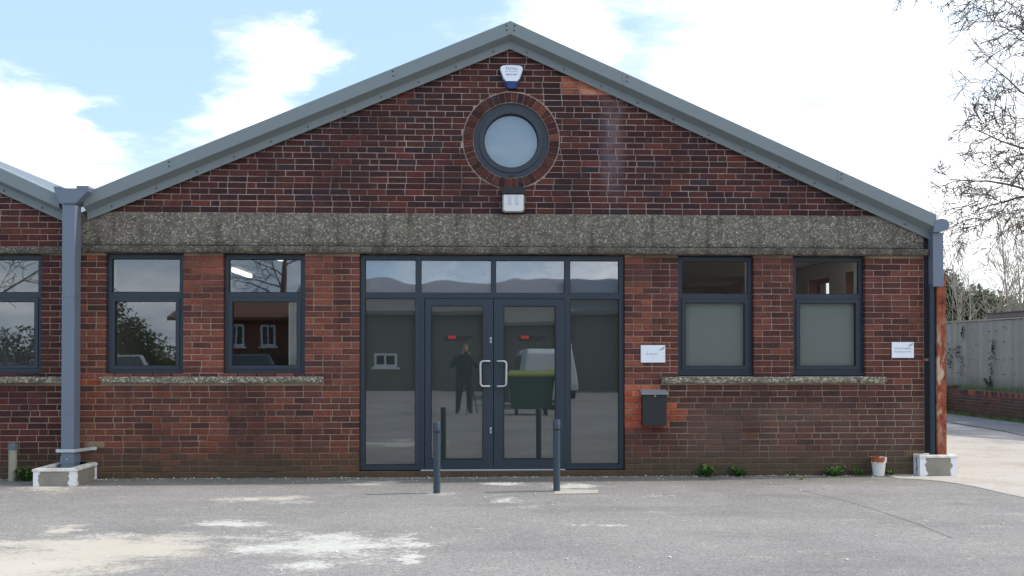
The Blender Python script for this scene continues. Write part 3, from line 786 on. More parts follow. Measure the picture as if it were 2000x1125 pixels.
# roof planes, side wall, inside
mb = MB()
for xa, xb, zf in ((AX, -4.60, ztop), (AX, 5.80, ztop)):
    V = [(x, y, zf(x) + dz) for x in (xa, xb) for y in (.25, 24) for dz in (-.19, -.11)]
    mb.add(V, [(0, 1, 3, 2), (4, 6, 7, 5), (0, 4, 5, 1), (2, 3, 7, 6), (0, 2, 6, 4), (1, 5, 7, 3)])
mb.build('roof', 'roof_metal', shop)
mb = MB()
for xa, xb in ((LAX, -4.74), (LAX, -15.1)):
    V = [(x, y, ztopL(x) + dz) for x in (xa, xb) for y in (.25, 24) for dz in (-.19, -.11)]
    mb.add(V, [(0, 1, 3, 2), (4, 6, 7, 5), (0, 4, 5, 1), (2, 3, 7, 6), (0, 2, 6, 4), (1, 5, 7, 3)])
mb.build('roof', 'roof_metal', bay)
# right-hand side wall with two windows, built like the front in plan
sw = wall_sheet('side_wall', rect(.305, 24, -.2, 3.1), [rect(q, q + .95, 1.25, 2.65) for q in (.95, 2.55, 4.2, 7)], 0, .28, 'far_brick', shop)
for v in sw.data.vertices: v.co = (5.66 - v.co.y, v.co.x, v.co.z)
sw.data.update()
pl_ = wall_sheet('plaster', rect(.32, 9.0, .07, 2.86), [rect(q, q + .95, 1.25, 2.65) for q in (.95, 2.55, 4.2, 7)], .282, .290, 'interior_white', shop)
for v in pl_.data.vertices: v.co = (5.66 - v.co.y, v.co.x, v.co.z)
for s in (.95, 2.55, 4.2, 7):
    mb = MB(); frame_rect(mb, s, s + .95, 1.25, 2.65, .06, .06, .12); w = mb.build('window', 'frame_paint', shop)
    for v in w.data.vertices: v.co = (5.66 - v.co.y, v.co.x, v.co.z)
    pn = pane('pane', s + .055, s + .895, 1.305, 2.595, .09, w)
    for v in pn.data.vertices: v.co = (5.66 - v.co.y, v.co.x, v.co.z)
MB().box(XL + .02, 5.36, .31, 12, -.05, .07).build('floor', 'interior_floor', shop)
MB().box(XL + .02, 5.36, .31, 12, 2.86, 2.9).build('ceiling', 'interior_ceiling', shop)
MB().box(XL + .02, 5.36, 9.0, 9.1, .07, 2.86).build('partition', 'interior_white', shop)
MB().box(XL - .06, XL + .015, .31, 24, -.05, 3.2).build('party_wall', 'interior_white', shop)
cu_ = MB(); n_ = 26
cu_.add([(-2.19 + .19 * i / n_, .215 + .012 * math.sin(i * 1.5), z) for z in (1.245, 2.17) for i in range(n_ + 1)], [(i, i + 1, n_ + 2 + i, n_ + 1 + i) for i in range(n_)]); cu_.build('curtain', 'interior_white', shop, True)
for (a, b, c, d) in WIN:
    mb = MB(); frame_rect(mb, a - .006, b + .006, c - .006, d + .002, .03, .165, .32); mb.build('reveal_lining', 'interior_white', shop)
MB().box(2.05, 2.15, .5, 9.0, .07, 2.86).build('partition', 'interior_white', shop)
for x, y in ((-3.7, 4.6), (-2.6, 1.3), (3.0, 1.3), (4.5, 1.3)): MB().box(x - .03, x + .03, y - .7, y + .7, 2.79, 2.85).build('strip_and_fill_light', 'tube_and_fill_lit', shop)  # far tube is a real fitting; unseen near ones are added room fill

# adjoining bay: brickwork, ledge, windows
WINL = [(-6.03, -5.10, 1.245, 2.685), (-7.45, -6.50, 1.245, 2.685)]
BL, BR = -15.0, -4.675
fw = wall_sheet('front_wall', [(BL, -.2), (BR, -.2), (BR, 3.1), (LAX, LAZ - .16), (BL, ztopL(BL) - .16)], out_holes(WINL), .0065, .30, 'mortar', bay)
lroof = [(LS, 1, LAZ + LS * LAX - .27), (-LS, 1, LAZ - LS * LAX - .27)]
bl = courses(-8.6, BR, .002, 2.685, WINL + [(-15, BR, 1.14, 1.222)], [], rng) + courses(-8.6, BR, 2.782, 5.3, [], lroof, rng, cz=.0737)
inf = sorted(((Vector((sum(p[0] for p in q) / len(q), 0, sum(p[1] for p in q) / len(q))) - camp).length, i) for i, q in enumerate(bl))
rest = MB()
for k, (d, i) in enumerate(inf):
    q = bl[i]; cx = sum(p[0] for p in q) / len(q); cz = sum(p[1] for p in q) / len(q); col = pick(zone(cx, cz), rng)
    if k < 290: mb = MB(); brick_mesh(mb, q, col, rng); mb.build('brick', 'brick', fw)
    else: brick_mesh(rest, q, col, rng)
stuff(rest.build('brickwork', 'brick', fw))
rough_box(BL, -4.69, -.055, .1, 2.69, 2.778, 90, .007, 41).build('lintel_ledge', 'aggregate', bay)
rough_box(BL, -4.70, -.055, .14, 1.142, 1.22, 120, .011, 52, .02).build('sill', 'sill_concrete', bay)
for o in WINL: window(o, bay)
MB().box(BL, -4.76, .31, 12, -.05, .07).build('floor', 'interior_floor', bay)
MB().box(BL, -4.76, .31, 12, 2.86, 2.9).build('ceiling', 'interior_ceiling', bay)
MB().box(BL, -4.76, 9.0, 9.1, .07, 2.86).build('partition', 'interior_white', bay)

# valley hopper and square downpipe
mb = MB(); hy0, hy1 = -.33, -.05
V = []
for (x0, x1, z, ya) in ((-4.72, -4.60, 3.245, -.31), (-4.755, -4.565, 3.262, -.325), (-4.815, -4.43, 3.40, -.33), (-4.815, -4.43, 3.43, -.33)):
    V += [(x0, ya, z), (x1, ya, z), (x1, hy1, z), (x0, hy1, z)]
F = [(k * 4 + j, k * 4 + (j + 1) % 4, k * 4 + 4 + (j + 1) % 4, k * 4 + 4 + j) for k in range(3) for j in range(4)] + [(3, 2, 1, 0), (12, 13, 14, 15)]
mb.add(V, F); hop = mb.build('hopper', 'pipe_metal', shop)
MB().box(-4.822, -4.73, -.335, -.045, 3.425, 3.448).build('hopper_lip', 'pipe_metal', hop); MB().box(-4.56, -4.423, -.335, -.045, 3.425, 3.460).build('hopper_lip', 'pipe_metal', hop)
dp = MB().box(-4.735, -4.588, -.30, -.10, .15, 3.244, .006).build('downpipe', 'pipe_metal', shop)
for z in (2.16, .79): MB().box(-4.739, -4.584, -.304, -.097, z, z + .012).build('pipe_joint', 'pipe_metal', dp)
MB().box(-4.741, -4.582, -.306, -.095, .21, .30, .003).build('pipe_socket', 'pipe_metal', dp)
MB().tube([(-4.665, -.304, .265), (-4.665, -.312, .265)], .009, 8).build('bolt', 'zinc', dp)
st = MB()
for (p, q) in (((-4.785, -.312), (-4.575, -.312)), ((-4.575, -.312), (-4.475, -.03)), ((-4.475, -.03), (-4.42, -.022)), ((-4.785, -.312), (-4.80, -.02))):
    d = Vector((q[0] - p[0], q[1] - p[1])); nrm = Vector((d.y, -d.x)).normalized() * .005
    st.prism_z([(p[0] + nrm.x, p[1] + nrm.y), (q[0] + nrm.x, q[1] + nrm.y), (q[0] - nrm.x, q[1] - nrm.y), (p[0] - nrm.x, p[1] - nrm.y)], .345, .382)
st.build('strap', 'zinc', dp)
# right end: gutter outlet, downpipe, dark corner cover
mb = MB(); mb.prism([(5.70, 2.985), (5.80, 2.985), (5.885, 3.02), (5.90, 3.085), (5.875, 3.135), (5.80, 3.15), (5.72, 3.12)], -.20, .25); mb.build('gutter_end', 'pipe_metal', shop)
MB().box(5.716, 5.848, -.15, -.02, 2.32, 2.984, .005).build('downpipe', 'pipe_metal', shop)
p2 = MB().tube([(5.735, -.07, 2.34), (5.735, -.07, .22)], .040, 14).build('downpipe', 'frame_paint', shop, True)
for z in (2.30, 1.10, .62): MB().tube([(5.735, -.07, z), (5.735, -.07, z + .05)], .045, 14).build('pipe_collar', 'frame_paint', p2, True)
MB().box(5.668, 5.78, .03, .29, -.1, 3.0).build('corner_cover', 'corner_dark', shop)
MB().box(5.64, 5.80, -.030, -.012, 1.405, 1.435).build('pipe_bracket', 'rust', shop)

# ------------------------------------------------------------------ things on and by the wall
# alarm sounder
al = thing('alarm_box', 'white and blue alarm box under the gable apex', 'alarm', (.54, -.003, 4.72))
X0 = .540
MB().prism([(X0 - .155, 4.985), (X0 - .10, 4.80), (X0 - .065, 4.725), (X0 + .065, 4.725), (X0 + .10, 4.80), (X0 + .155, 4.985), (X0 + .12, 5.0), (X0 - .12, 5.0)], -.035, -.004).build('back_plate', 'alarm_navy', al)
bm = bmesh.new(); pl = [(-.142, .235), (-.136, .262), (-.11, .277), (0, .284), (.11, .277), (.136, .262), (.142, .235), (.098, .112), (.078, .100), (.070, .082), (-.070, .082), (-.078, .100), (-.098, .112)]
vs = [bm.verts.new((X0 + x, -.036, 4.723 + z)) for x, z in pl]; f = bm.faces.new(vs)
ex = bmesh.ops.extrude_face_region(bm, geom=[f]); nv = [g for g in ex['geom'] if isinstance(g, bmesh.types.BMVert)]
for v in nv: v.co.y = -.085; v.co.x = X0 + (v.co.x - X0) * .95; v.co.z = 4.9 + (v.co.z - 4.9) * .96
mb = MB(); mb.bm(bm); mb.build('cover', 'alarm_white', al)
mb = MB(); mb.prism([(X0 - .068, 4.802), (X0 - .052, 4.735), (X0 - .035, 4.722), (X0 + .035, 4.722), (X0 + .052, 4.735), (X0 + .068, 4.802)], -.075, -.036); mb.build('strobe_lens', 'alarm_blue', al)
text_mesh('lettering', 'TOTAL', .040, X0, -.0862, 4.945, 'print_navy', al, spacing=1.25)
text_mesh('lettering', 'FIRE & SECURITY', .019, X0, -.0862, 4.917, 'print_grey', al, spacing=1.1)
text_mesh('lettering', '0800 915401', .027, X0, -.0862, 4.878, 'print_navy', al)

# bulkhead light
bl_ = thing('bulkhead_light', 'square clear bulkhead lamp with black hood under the round window', 'lamp', (.562, -.003, 3.2))
MB().box(.422, .702, -.06, -.004, 3.205, 3.50, .02).build('base_plate', 'black_plastic', bl_)
mb = MB(); mb.prism([(.418, 3.43), (.432, 3.505), (.45, 3.515), (.675, 3.515), (.693, 3.505), (.706, 3.43)], -.135, -.061); mb.build('hood', 'black_plastic', bl_)
bm = bmesh.new(); pl = [(.430, 3.428), (.430, 3.235), (.455, 3.212), (.670, 3.212), (.695, 3.235), (.695, 3.428)]
vs = [bm.verts.new((x, -.061, z)) for x, z in pl]; f = bm.faces.new(vs); ex = bmesh.ops.extrude_face_region(bm, geom=[f])
for v in [g for g in ex['geom'] if isinstance(g, bmesh.types.BMVert)]: v.co.y = -.125; v.co.x = .5625 + (v.co.x - .5625) * .90; v.co.z = 3.32 + (v.co.z - 3.32) * .92
mb = MB(); mb.bm(bm); mb.build('diffuser', 'diffuser', bl_)
for x in (.52, .605): MB().box(x - .017, x + .017, -.130, -.1245, 3.30, 3.40, .004).build('lamp_cell', 'zinc', bl_)

# wall signs
def leaf_logo(x, z, m, parent):
    MB().prism([(x - .045, z - .022), (x - .01, z - .014), (x + .022, z - .002), (x + .03, z + .035), (x + .005, z + .018), (x - .02, z + .002)], -.0195, -.0188).build('logo', m, parent)
s1 = thing('wall_sign', 'white plaque reading ROCKLEY 1 above the black post box', 'sign', (2.277, -.004, 1.39))
MB().box(2.127, 2.428, -.018, -.005, 1.387, 1.600, .002).build('panel', 'white_board', s1)
text_mesh('lettering', 'R', .036, 2.197, -.0192, 1.482, 'print_grey', s1, 'LEFT'); text_mesh('lettering', 'OCKLEY', .028, 2.224, -.0192, 1.482, 'print_grey', s1, 'LEFT', 1.08); text_mesh('lettering', '1', .034, 2.283, -.0192, 1.432, 'print_grey', s1)
leaf_logo(2.392, 1.555, 'print_green', s1)
s2 = thing('wall_sign', 'white plaque about private property by the rusty steel post', 'sign', (5.39, -.004, 1.44))
MB().box(5.253, 5.529, -.018, -.005, 1.444, 1.640, .002).build('panel', 'white_board', s2)
text_mesh('lettering', 'Private Property', .031, 5.391, -.0192, 1.553, 'print_grey', s2); text_mesh('lettering', 'No Public Right of Way', .0225, 5.391, -.0192, 1.512, 'print_grey', s2)
leaf_logo(5.492, 1.602, 'print_green', s2)

# post box
pb = thing('post_box', 'black metal post box with grey sloping lid on orange bricks', 'post box', (2.28, -.003, .62))
MB().box(2.133, 2.428, -.115, -.004, .622, 1.004, .004).build('body', 'box_black', pb)
mb = MB(); mb.add([(2.118, -.150, 1.000), (2.442, -.150, 1.000), (2.442, -.150, 1.010), (2.118, -.150, 1.010), (2.118, -.004, 1.006), (2.442, -.004, 1.006), (2.442, -.004, 1.058), (2.118, -.004, 1.058)],
       [(0, 1, 2, 3), (3, 2, 6, 7), (0, 4, 5, 1), (0, 3, 7, 4), (1, 5, 6, 2), (4, 7, 6, 5)]); mb.build('lid', 'box_lid', pb)
MB().tube([(2.285, -.113, .980), (2.285, -.122, .980)], .011, 14).build('lock', 'steel', pb)

# bollards
def bollard(x, y, h, label):
    e = thing('bollard', label, 'bollard', (x, y, 0), 'bollards before the doors')
    MB().lathe([(.038, -.1), (.038, h - .118)], x, y, 20).build('post', 'bollard_paint', e, True)
    MB().lathe([(.0345, h - .118), (.0345, h - .100)], x, y, 20).build('band', 'black_plastic', e, True)
    MB().lathe([(.040, h - .100), (.040, h - .012), (.036, h - .003), (.030, h)], x, y, 20).build('cap', 'bollard_paint', e, True)
bollard(-.322, -1.47, .765, 'dark grey steel bollard with no pale footing patch beside it')
bollard(.978, -1.36, .778, 'dark grey steel bollard with a square pale footing patch beside it')
mb = MB(); mb.add([(.93, -1.62, .004), (1.40, -1.58, .004), (1.44, -1.30, .004), (.96, -1.22, .004)], [(0, 1, 2, 3)]); tag(mb.build('concrete_patch', 'lane_concrete'), 'thin pale concrete patch let into the asphalt beside a bollard', 'patch')

# rendered kerb boxes round the feet of the pipes
def kerb_box(label, poly, h, capw, cx, cy):
    e = thing('kerb_box', label, 'kerb box', (cx, cy, 0), 'kerb boxes round the pipe feet')
    mb = MB(); n = len(poly); steps = 14; V = []; cols = []
    for i in range(n):
        p, q = Vector(poly[i]), Vector(poly[(i + 1) % n])
        for k in range(steps):
            t = k / steps; pt = p.lerp(q, t); dd = min((pt - p).length, (q - pt).length)
            w = max(0, 1 - dd / .15)
            V.append((pt.x, pt.y, w))
    m = len(V)
    for z in (-.1, h):
        mb.v += [(a[0], a[1], z) for a in V]; mb.c += [(a[2],) * 3 for a in V]
    mb.has = True
    mb.f = [(i, (i + 1) % m, m + (i + 1) % m, m + i) for i in range(m)] + [tuple(range(m, 2 * m))]
    mb.build('body', 'kerb_box', e)
    c = Vector((sum(p[0] for p in poly) / n, sum(p[1] for p in poly) / n))
    def off(p, k): v = Vector(p) - c; return (p[0] + (k if v.x > 0 else -k), p[1] + (-k if v.y < 0 else 0))
    out_ = [off(p, .012) for p in poly]
    inn = [off(p, -capw) for p in poly]; inn = [(p[0], min(p[1], max(q[1] for q in poly))) for p in inn]
    mb = MB(); hz = h + .002
    V = [(x, y, hz) for x, y in out_] + [(x, y, hz + .026) for x, y in [off(p, .006) for p in poly]] + [(x, y, hz + .034) for x, y in [off(p, -.02) for p in poly]] + [(x, y, hz + .030) for x, y in inn] + [(x, y, hz) for x, y in inn]
    F = [(k * n + i, k * n + (i + 1) % n, (k + 1) * n + (i + 1) % n, (k + 1) * n + i) for k in range(4) for i in range(n)] + [(4 * n + i, 4 * n + (i + 1) % n, (i + 1) % n, i) for i in range(n)]
    mb.add(V, F); mb.build('coping', 'kerb_cap', e)
kerb_box('grey kerb box with chipped white corners at the foot of the valley downpipe', [(-4.89, -.70), (-4.42, -.70), (-4.42, -.012), (-4.89, -.012)], .165, .09, -4.65, -.35)
kerb_box('grey kerb box with chipped white corners round the rusty post', [(5.52, -.20), (5.985, -.20), (5.985, .46), (5.80, .46), (5.80, -.012), (5.52, -.012)], .225, .06, 5.75, 0)

# rusty steel channel
sp = MB(); sp.prism_z([(5.772, -.075), (5.772, -.135), (5.882, -.135), (5.882, -.075), (5.874, -.075), (5.874, -.126), (5.780, -.126), (5.780, -.075)], .20, 2.478)
tag(sp.build('steel_post', 'rust'), 'rusty red steel channel post standing at the wall corner', 'post')

# flower pot
fp = thing('flower_pot', 'white painted flower pot with bare terracotta patch on its rim', 'flower pot', (5.03, -.14, 0))
mb = MB().lathe([(.062, .001), (.066, .004), (.083, .165), (.092, .167), (.097, .232), (.090, .234), (.086, .230), (.078, .14), (.07, .12)], 5.03, -.14, 28); mb.build('pot', 'pot_paint', fp, True)
MB().lathe([(.001, .118), (.0715, .124)], 5.03, -.14, 20).build('soil', 'joint_dark', fp)

# capped standpipe
vp = thing('standpipe', 'short weathered standpipe with grey cap against the brick wall', 'pipe', (-5.345, -.16, 0))
MB().lathe([(.048, -.05), (.047, .2), (.048, .37)], -5.345, -.16, 18).build('pipe', 'old_pipe', vp, True)
MB().lathe([(.060, .365), (.060, .42), (.052, .428), (.052, .45), (.030, .455)], -5.345, -.16, 8).build('cap', 'pipe_cap', vp)

# weeds along the wall
def leaf(mb, base, ang, ln, w, lift, r):
    d = Vector((math.cos(ang), math.sin(ang), 0)); s = Vector((-d.y, d.x, 0)); V = []; N = 5
    for i in range(N + 1):
        t = i / N; ww = w * (math.sin(math.pi * min(1, t * .9 + .08)) ** .8) * (1 + .35 * math.sin(i * 2.4 + r.random()))
        p = base + d * ln * t * (1 - .15 * t) + Vector((0, 0, lift * ln * math.sin(t * 2.1)))
        V += [p - s * ww + Vector((0, 0, .25 * ww)), p, p + s * ww + Vector((0, 0, .25 * ww))]
    F = [(3 * i + j, 3 * i + j + 1, 3 * i + j + 4, 3 * i + j + 3) for i in range(N) for j in (0, 1)]
    mb.add(V, F)
def weed(x, y, size, n, label, seed, m='weed_leaf', narrow=1.0):
    r = random.Random(seed); mb = MB()
    for k in range(n):
        a = r.uniform(0, 2 * math.pi); ln = size * r.uniform(.35, .9)
        leaf(mb, Vector((x + jit(r, size * .25), y + jit(r, size * .12), r.uniform(0, size * .12))), a, ln, ln * r.uniform(.16, .26) * narrow, r.uniform(.12, .75), r)
    tag(mb.build('weed', m), label, 'weed', 'weeds along the foot of the wall')
weed(2.89, -.10, .20, 34, 'leafy green weed at the wall foot farthest from the flower pot', 1)
weed(3.33, -.09, .17, 28, 'leafy green weed below the middle of the frosted window', 2)
weed(4.50, -.09, .18, 36, 'bushy green weed with broad leaves near the flower pot', 3)
weed(4.80, -.08, .15, 24, 'upright green weed right beside the flower pot', 4, narrow=.7)
weed(5.22, -.07, .13, 18, 'small weed between the flower pot and the kerb box', 5, narrow=.7)
weed(-5.16, -.16, .24, 40, 'leafy green weed between standpipe and kerb box', 6)
weed(6.06, .12, .13, 34, 'tuft of grass beside the kerb box on the lane', 7, 'grass_leaf', .3)
weed(3.98, -.03, .07, 24, 'low mossy sprig in the wall joint', 8, 'weed_leaf', .6)
weed(3.98, -.45, .07, 30, 'thin grassy line in the asphalt crack', 9, 'grass_leaf', .4)

r = random.Random(91); mb = MB()
for k in range(900):
    x = r.uniform(-6.2, 5.5); y = -.015 - abs(r.gauss(0, .13)) if k < 620 else r.uniform(-5.5, -.3)
    if -4.92 < x < -4.38 and y > -.74 or x > 5.49 and y > -.23: continue
    q = r.choice((.004, .006, .006, .009, .013)) * r.uniform(.7, 1.2); z = q * .35
    V = [(x + q * a * r.uniform(.6, 1.2), y + q * b * r.uniform(.6, 1.2), z + q * c * r.uniform(.5, .9)) for a, b, c in ((1, 0, 0), (0, 1, 0), (-1, 0, 0), (0, -1, 0), (0, 0, 1), (0, 0, -.4))]
    mb.add(V, [(0, 1, 4), (1, 2, 4), (2, 3, 4), (3, 0, 4), (1, 0, 5), (2, 1, 5), (3, 2, 5), (0, 3, 5)])
stuff(mb.build('gravel', 'kerb_cap'))['label'] = 'scattered mortar crumbs and grit on the yard along the wall'

# ------------------------------------------------------------------ lane boundary: brick wall, board fence, shed
gw = thing('garden_wall', 'low red brick retaining wall along the lane', 'wall', (12.2, 8, 0))
def wall_axis(xf):
    return lambda x, y, z: (xf + y, x, z)       # wall face towards -x, running along y
def lane_wall(xf, ya, yb, h, core):
    MB().box(xf + .0065, xf + .24, ya, yb, -.2, h - .005).build(core, 'mortar', gw)
    return courses(ya, yb, .01, h - .11, [], [], rng, hp=.05)
q1 = lane_wall(12.0, 1.0, 12.9, .62, 'core'); q2 = lane_wall(12.32, 13.35, 20, .62, 'core')
cp = [[(y + .005, .515), (y + .070, .515), (y + .070, .62), (y + .005, .62)] for y in [1 + .0755 * k for k in range(157)]]
allq = sorted([(12.0, q) for q in q1 + cp] + [(12.32, q) for q in q2], key=lambda t: abs(sum(p[0] for p in t[1]) / len(t[1]) - 9.8))
rest = MB()
for k, (xf, q) in enumerate(allq):
    col = pick('new' if (q[0][1] > .5 and rng.random() < .35) else 'low', rng); ax = wall_axis(xf)
    if k < 240: mb = MB(); brick_mesh(mb, q, col, rng, axis=ax); mb.build('brick', 'brick', gw)
    else: brick_mesh(rest, q, col, rng, axis=ax)
stuff(rest.build('brickwork', 'brick', gw))
rest = MB(); MB().box(11.78, 12.30, 12.9065, 13.3, -.2, .70).build('pier', 'mortar', gw)
for q in courses(11.775, 12.305, .01, .705, [], [], rng, hp=.2): brick_mesh(rest, q, pick('low', rng), rng, 12.90)
stuff(rest.build('pier_brickwork', 'brick', gw))
soil = MB(); soil.box(12.25, 13.2, 1, 22, -.2, .57); struct(soil.build('bank', 'joint_dark'))
fn = thing('board_fence', 'weathered grey close boarded fence above the low brick wall', 'fence', (12.5, 9, .57))
y = 1.0; k = 0; r2 = random.Random(3); bm_ = None
base = MB(); base.box(-.008, .008, -.089, .089, 0, 1.70); basem = base.build('board', 'fence_wood', fn)
first = True
while y < 21:
    if first: o = basem; first = False
    else: o = bpy.data.objects.new('board', basem.data); COL.objects.link(o); o.parent = fn
    o.location = Vector((12.46 + jit(r2, .006), y, .572 + jit(r2, .012))) - fn.location; o.rotation_euler = (0, jit(r2, .006), R(5) + jit(r2, .02)); y += .165
MB().box(12.42, 12.53, .9, 21.1, 2.285, 2.32).build('fence_cap', 'fence_wood', fn)
for z in (.85, 1.5, 2.1): MB().box(12.485, 12.56, .9, 21.1, z, z + .09).build('rail', 'fence_wood', fn)
nl = MB()
for z in (1.0, 1.38, 1.76, 2.06):
    yy = 4.0
    while yy < 18:
        if r2.random() < .22: z_ = z + jit(r2, .05); nl.box(12.4415, 12.4445, yy, yy + r2.uniform(.02, .12), z_, z_ + r2.uniform(.008, .025))
        yy += .165
nl.build('nail_stains', 'joint_dark', fn)
sh = thing('garden_shed', 'flat roofed garden shed showing its brown fascia above the fence', 'shed', (14.5, 11, 0))
MB().box(13.1, 15.6, 8.5, 12.6, 0, 2.36).build('wall', 'fascia_wood', sh); MB().box(12.95, 15.75, 8.35, 12.75, 2.365, 2.47).build('fascia', 'fascia_wood', sh); MB().box(12.93, 15.77, 8.33, 12.77, 2.472, 2.50).build('roof', 'shed_felt', sh)
def leaf_cloud(mb, pts, n, size, r, flat=.5):
    for _ in range(n):
        c, rad = r.choice(pts); c = Vector(c); v = Vector((r.gauss(0, 1), r.gauss(0, 1), r.gauss(0, 1)))
        v = v.normalized() * (r.random() ** .45); p = c + Vector((v.x * rad[0], v.y * rad[1], v.z * rad[2]))
        a = Vector((r.gauss(0, 1), r.gauss(0, 1), r.gauss(0, 1))).normalized() * size * r.uniform(.5, 1.3); b = a.orthogonal().normalized() * a.length * flat
        mb.add([p - b * .6, p + a * .5, p + b * .6, p - a * .5], [(0, 1, 2, 3)])
def ivy(pts, label, seed):
    r = random.Random(seed); mb = MB(); leaf_cloud(mb, pts, 150, .05, r, .8)
    tag(mb.build('ivy', 'ivy_leaf'), label, 'ivy', 'ivy on the fence')
ivy([((12.40, 13.2, 1.55), (.03, .30, .22)), ((12.40, 13.6, 1.35), (.03, .15, .3)), ((12.40, 13.0, 1.2), (.03, .15, .3)), ((12.4, 12.9, 2.0), (.02, .06, .25))], 'broad dark patch of ivy hanging on the grey fence', 1)
ivy([((12.40, 11.5, 1.1), (.03, .10, .5)), ((12.40, 11.4, 1.6), (.02, .05, .3)), ((12.4, 11.6, .8), (.03, .25, .2))], 'narrow upright strand of ivy on the grey fence', 2)
r = random.Random(12); mb = MB(); leaf_cloud(mb, [((12.25, 4 + k * .45, .66), (.12, .3, .09)) for k in range(34)] + [((11.9, 5 + k * .5, .03), (.09, .3, .05)) for k in range(22)], 5200, .05, r, .35)
stuff(mb.build('verge_grass', 'grass_leaf'))['label'] = 'strips of grass along the top and foot of the low wall'

# ------------------------------------------------------------------ trees
def grow(r, p, d, ln, rad, lvl, spec, segs, tips):
    n = spec['n'][lvl]; pts = [p.copy()]; rads = [rad]; step = ln / n
    for i in range(n):
        d = (d + Vector((jit(r, 1), jit(r, 1), jit(r, 1))) * spec['wob'][lvl] + Vector((0, 0, spec['grav'][lvl]))).normalized()
        p = p + d * step; pts.append(p.copy()); rads.append(max(spec['rmin'], rad * (1 - (i + 1) / n * spec['taper'])))
    segs.append((pts, rads, lvl))
    if lvl + 1 >= spec['lv']:
        tips.append(p); return
    m = spec['kids'][lvl]
    for k in range(m):
        t = spec['start'][lvl] + (1 - spec['start'][lvl]) * (k + r.random()) / m
        i = min(n - 1, int(t * n)); q = pts[i].lerp(pts[i + 1], t * n - i if t * n - i <= 1 else 1)
        dd = (pts[i + 1] - pts[i]).normalized(); ax = dd.orthogonal().normalized(); ax.rotate(Matrix.Rotation(r.uniform(0, 2 * math.pi), 3, dd))
        nd = dd.copy(); nd.rotate(Matrix.Rotation(spec['ang'][lvl] * r.uniform(.7, 1.25), 3, ax))
        grow(r, q, nd, ln * spec['len'][lvl] * (1.15 - .55 * t) * r.uniform(.7, 1.2), max(spec['rmin'], rads[i] * spec['rr']), lvl + 1, spec, segs, tips)
def tree(name, label, base, h, rad, spec, seed, m, group=None, lean=(0, 0), keys=0, cat='tree', stems=1, spread=0):
    r = random.Random(seed); e = thing(name, label, cat, base, group); segs = []; tips = []
    for s in range(stems):
        a = r.uniform(0, 6.28); sp = spread * r.uniform(.3, 1)
        d = Vector((lean[0] + math.cos(a) * sp, lean[1] + math.sin(a) * sp, 1)).normalized()
        grow(r, Vector(base) + Vector((math.cos(a), math.sin(a), 0)) * (.12 if stems > 1 else 0), d, h * r.uniform(.75, 1.05), rad, 0, spec, segs, tips)
    tr, cr = MB(), MB()
    for pts, rads, lvl in segs: (tr if lvl == 0 else cr).tube(pts, rads, 8 if lvl == 0 else (5 if lvl == 1 else 3), cap=False)
    tr.build('trunk', m, e, True); cr.build('crown', m, e)
    if keys:
        kb = MB()
        for _ in range(keys):
            p = r.choice(tips)
            for j in range(5):
                q = p + Vector((jit(r, .04), jit(r, .04), -r.uniform(0, .14))); kb.tube([q, q - Vector((jit(r, .02), jit(r, .02), .05))], [.012, .004], 3)
        kb.build('seed_keys', 'seed_keys', e)
    return e
ASH = dict(lv=5, n=[9, 8, 6, 5, 4], wob=[.05, .13, .17, .2, .22], grav=[.02, -.035, -.03, -.02, .01], taper=.8, rmin=.0078, kids=[19, 12, 7, 4], start=[.34, .2, .1, .1], ang=[R(60), R(44), R(46), R(44)], len=[.44, .48, .48, .62], rr=.32)
tree('ash_tree', 'large bare tree with hanging seed clusters beyond the board fence', (14.6, 10.4, 0), 11.5, .22, ASH, 5, 'bark', keys=330)
SAP = dict(lv=4, n=[9, 6, 5, 4], wob=[.05, .12, .18, .2], grav=[.03, .05, .03, .02], taper=.85, rmin=.005, kids=[10, 5, 3], start=[.2, .2, .2], ang=[R(28), R(32), R(34)], len=[.36, .45, .5], rr=.5)
tree('birch_sapling', 'clump of thin pale stems fanning out over the fence', (13.5, 14.4, .5), 4.4, .030, SAP, 5, 'pale_bark', stems=11, spread=.62, lean=(-.05, 0), group='pale saplings behind the fence')
tree('birch_sapling', 'tall pale twin stemmed sapling next to the shed roof', (14.2, 13.4, .5), 5.2, .035, SAP, 8, 'pale_bark', stems=3, spread=.18, group='pale saplings behind the fence')
tree('birch_sapling', 'loose pale sapling rising behind the russet shrub', (15.6, 13.6, .5), 4.6, .03, SAP, 9, 'pale_bark', stems=5, spread=.5, group='pale saplings behind the fence')
TOP = dict(SAP, kids=[12, 6, 4], ang=[R(40), R(36), R(34)])
tree('bare_tree', 'distant bare tree whose twigs just clear the workshop roof', (11.6, 30, 0), 8.6, .12, TOP, 21, 'bark')
def shrub(name, label, base, blobs, n, size, m, seed, flat=.35):
    r = random.Random(seed); e = thing(name, label, 'shrub', base); tk = MB()
    for k in range(5):
        c = Vector(r.choice(blobs)[0]); tk.tube([Vector(base) + Vector((jit(r, .15), jit(r, .15), 0)), (Vector(base) + c) / 2, c], [.05, .035, .015], 5)
    tk.build('stem', 'bark', e); lf = MB(); leaf_cloud(lf, blobs, n, size, r, flat); lf.build('foliage', m, e)
shrub('conifer_shrub', 'grey green conifer showing above the fence behind the fanned stems', (14.2, 16.6, 0), [((14.0, 16.6, 2.3), (.7, .7, 1.0)), ((13.75, 16.7, 3.0), (.55, .5, .95)), ((14.6, 16.6, 2.7), (.6, .5, .8)), ((14.9, 16.4, 2.1), (.9, .6, .8)), ((14.2, 16.5, 1.2), (1.1, .8, .9))], 15000, .15, 'conifer_leaf', 2, .38)
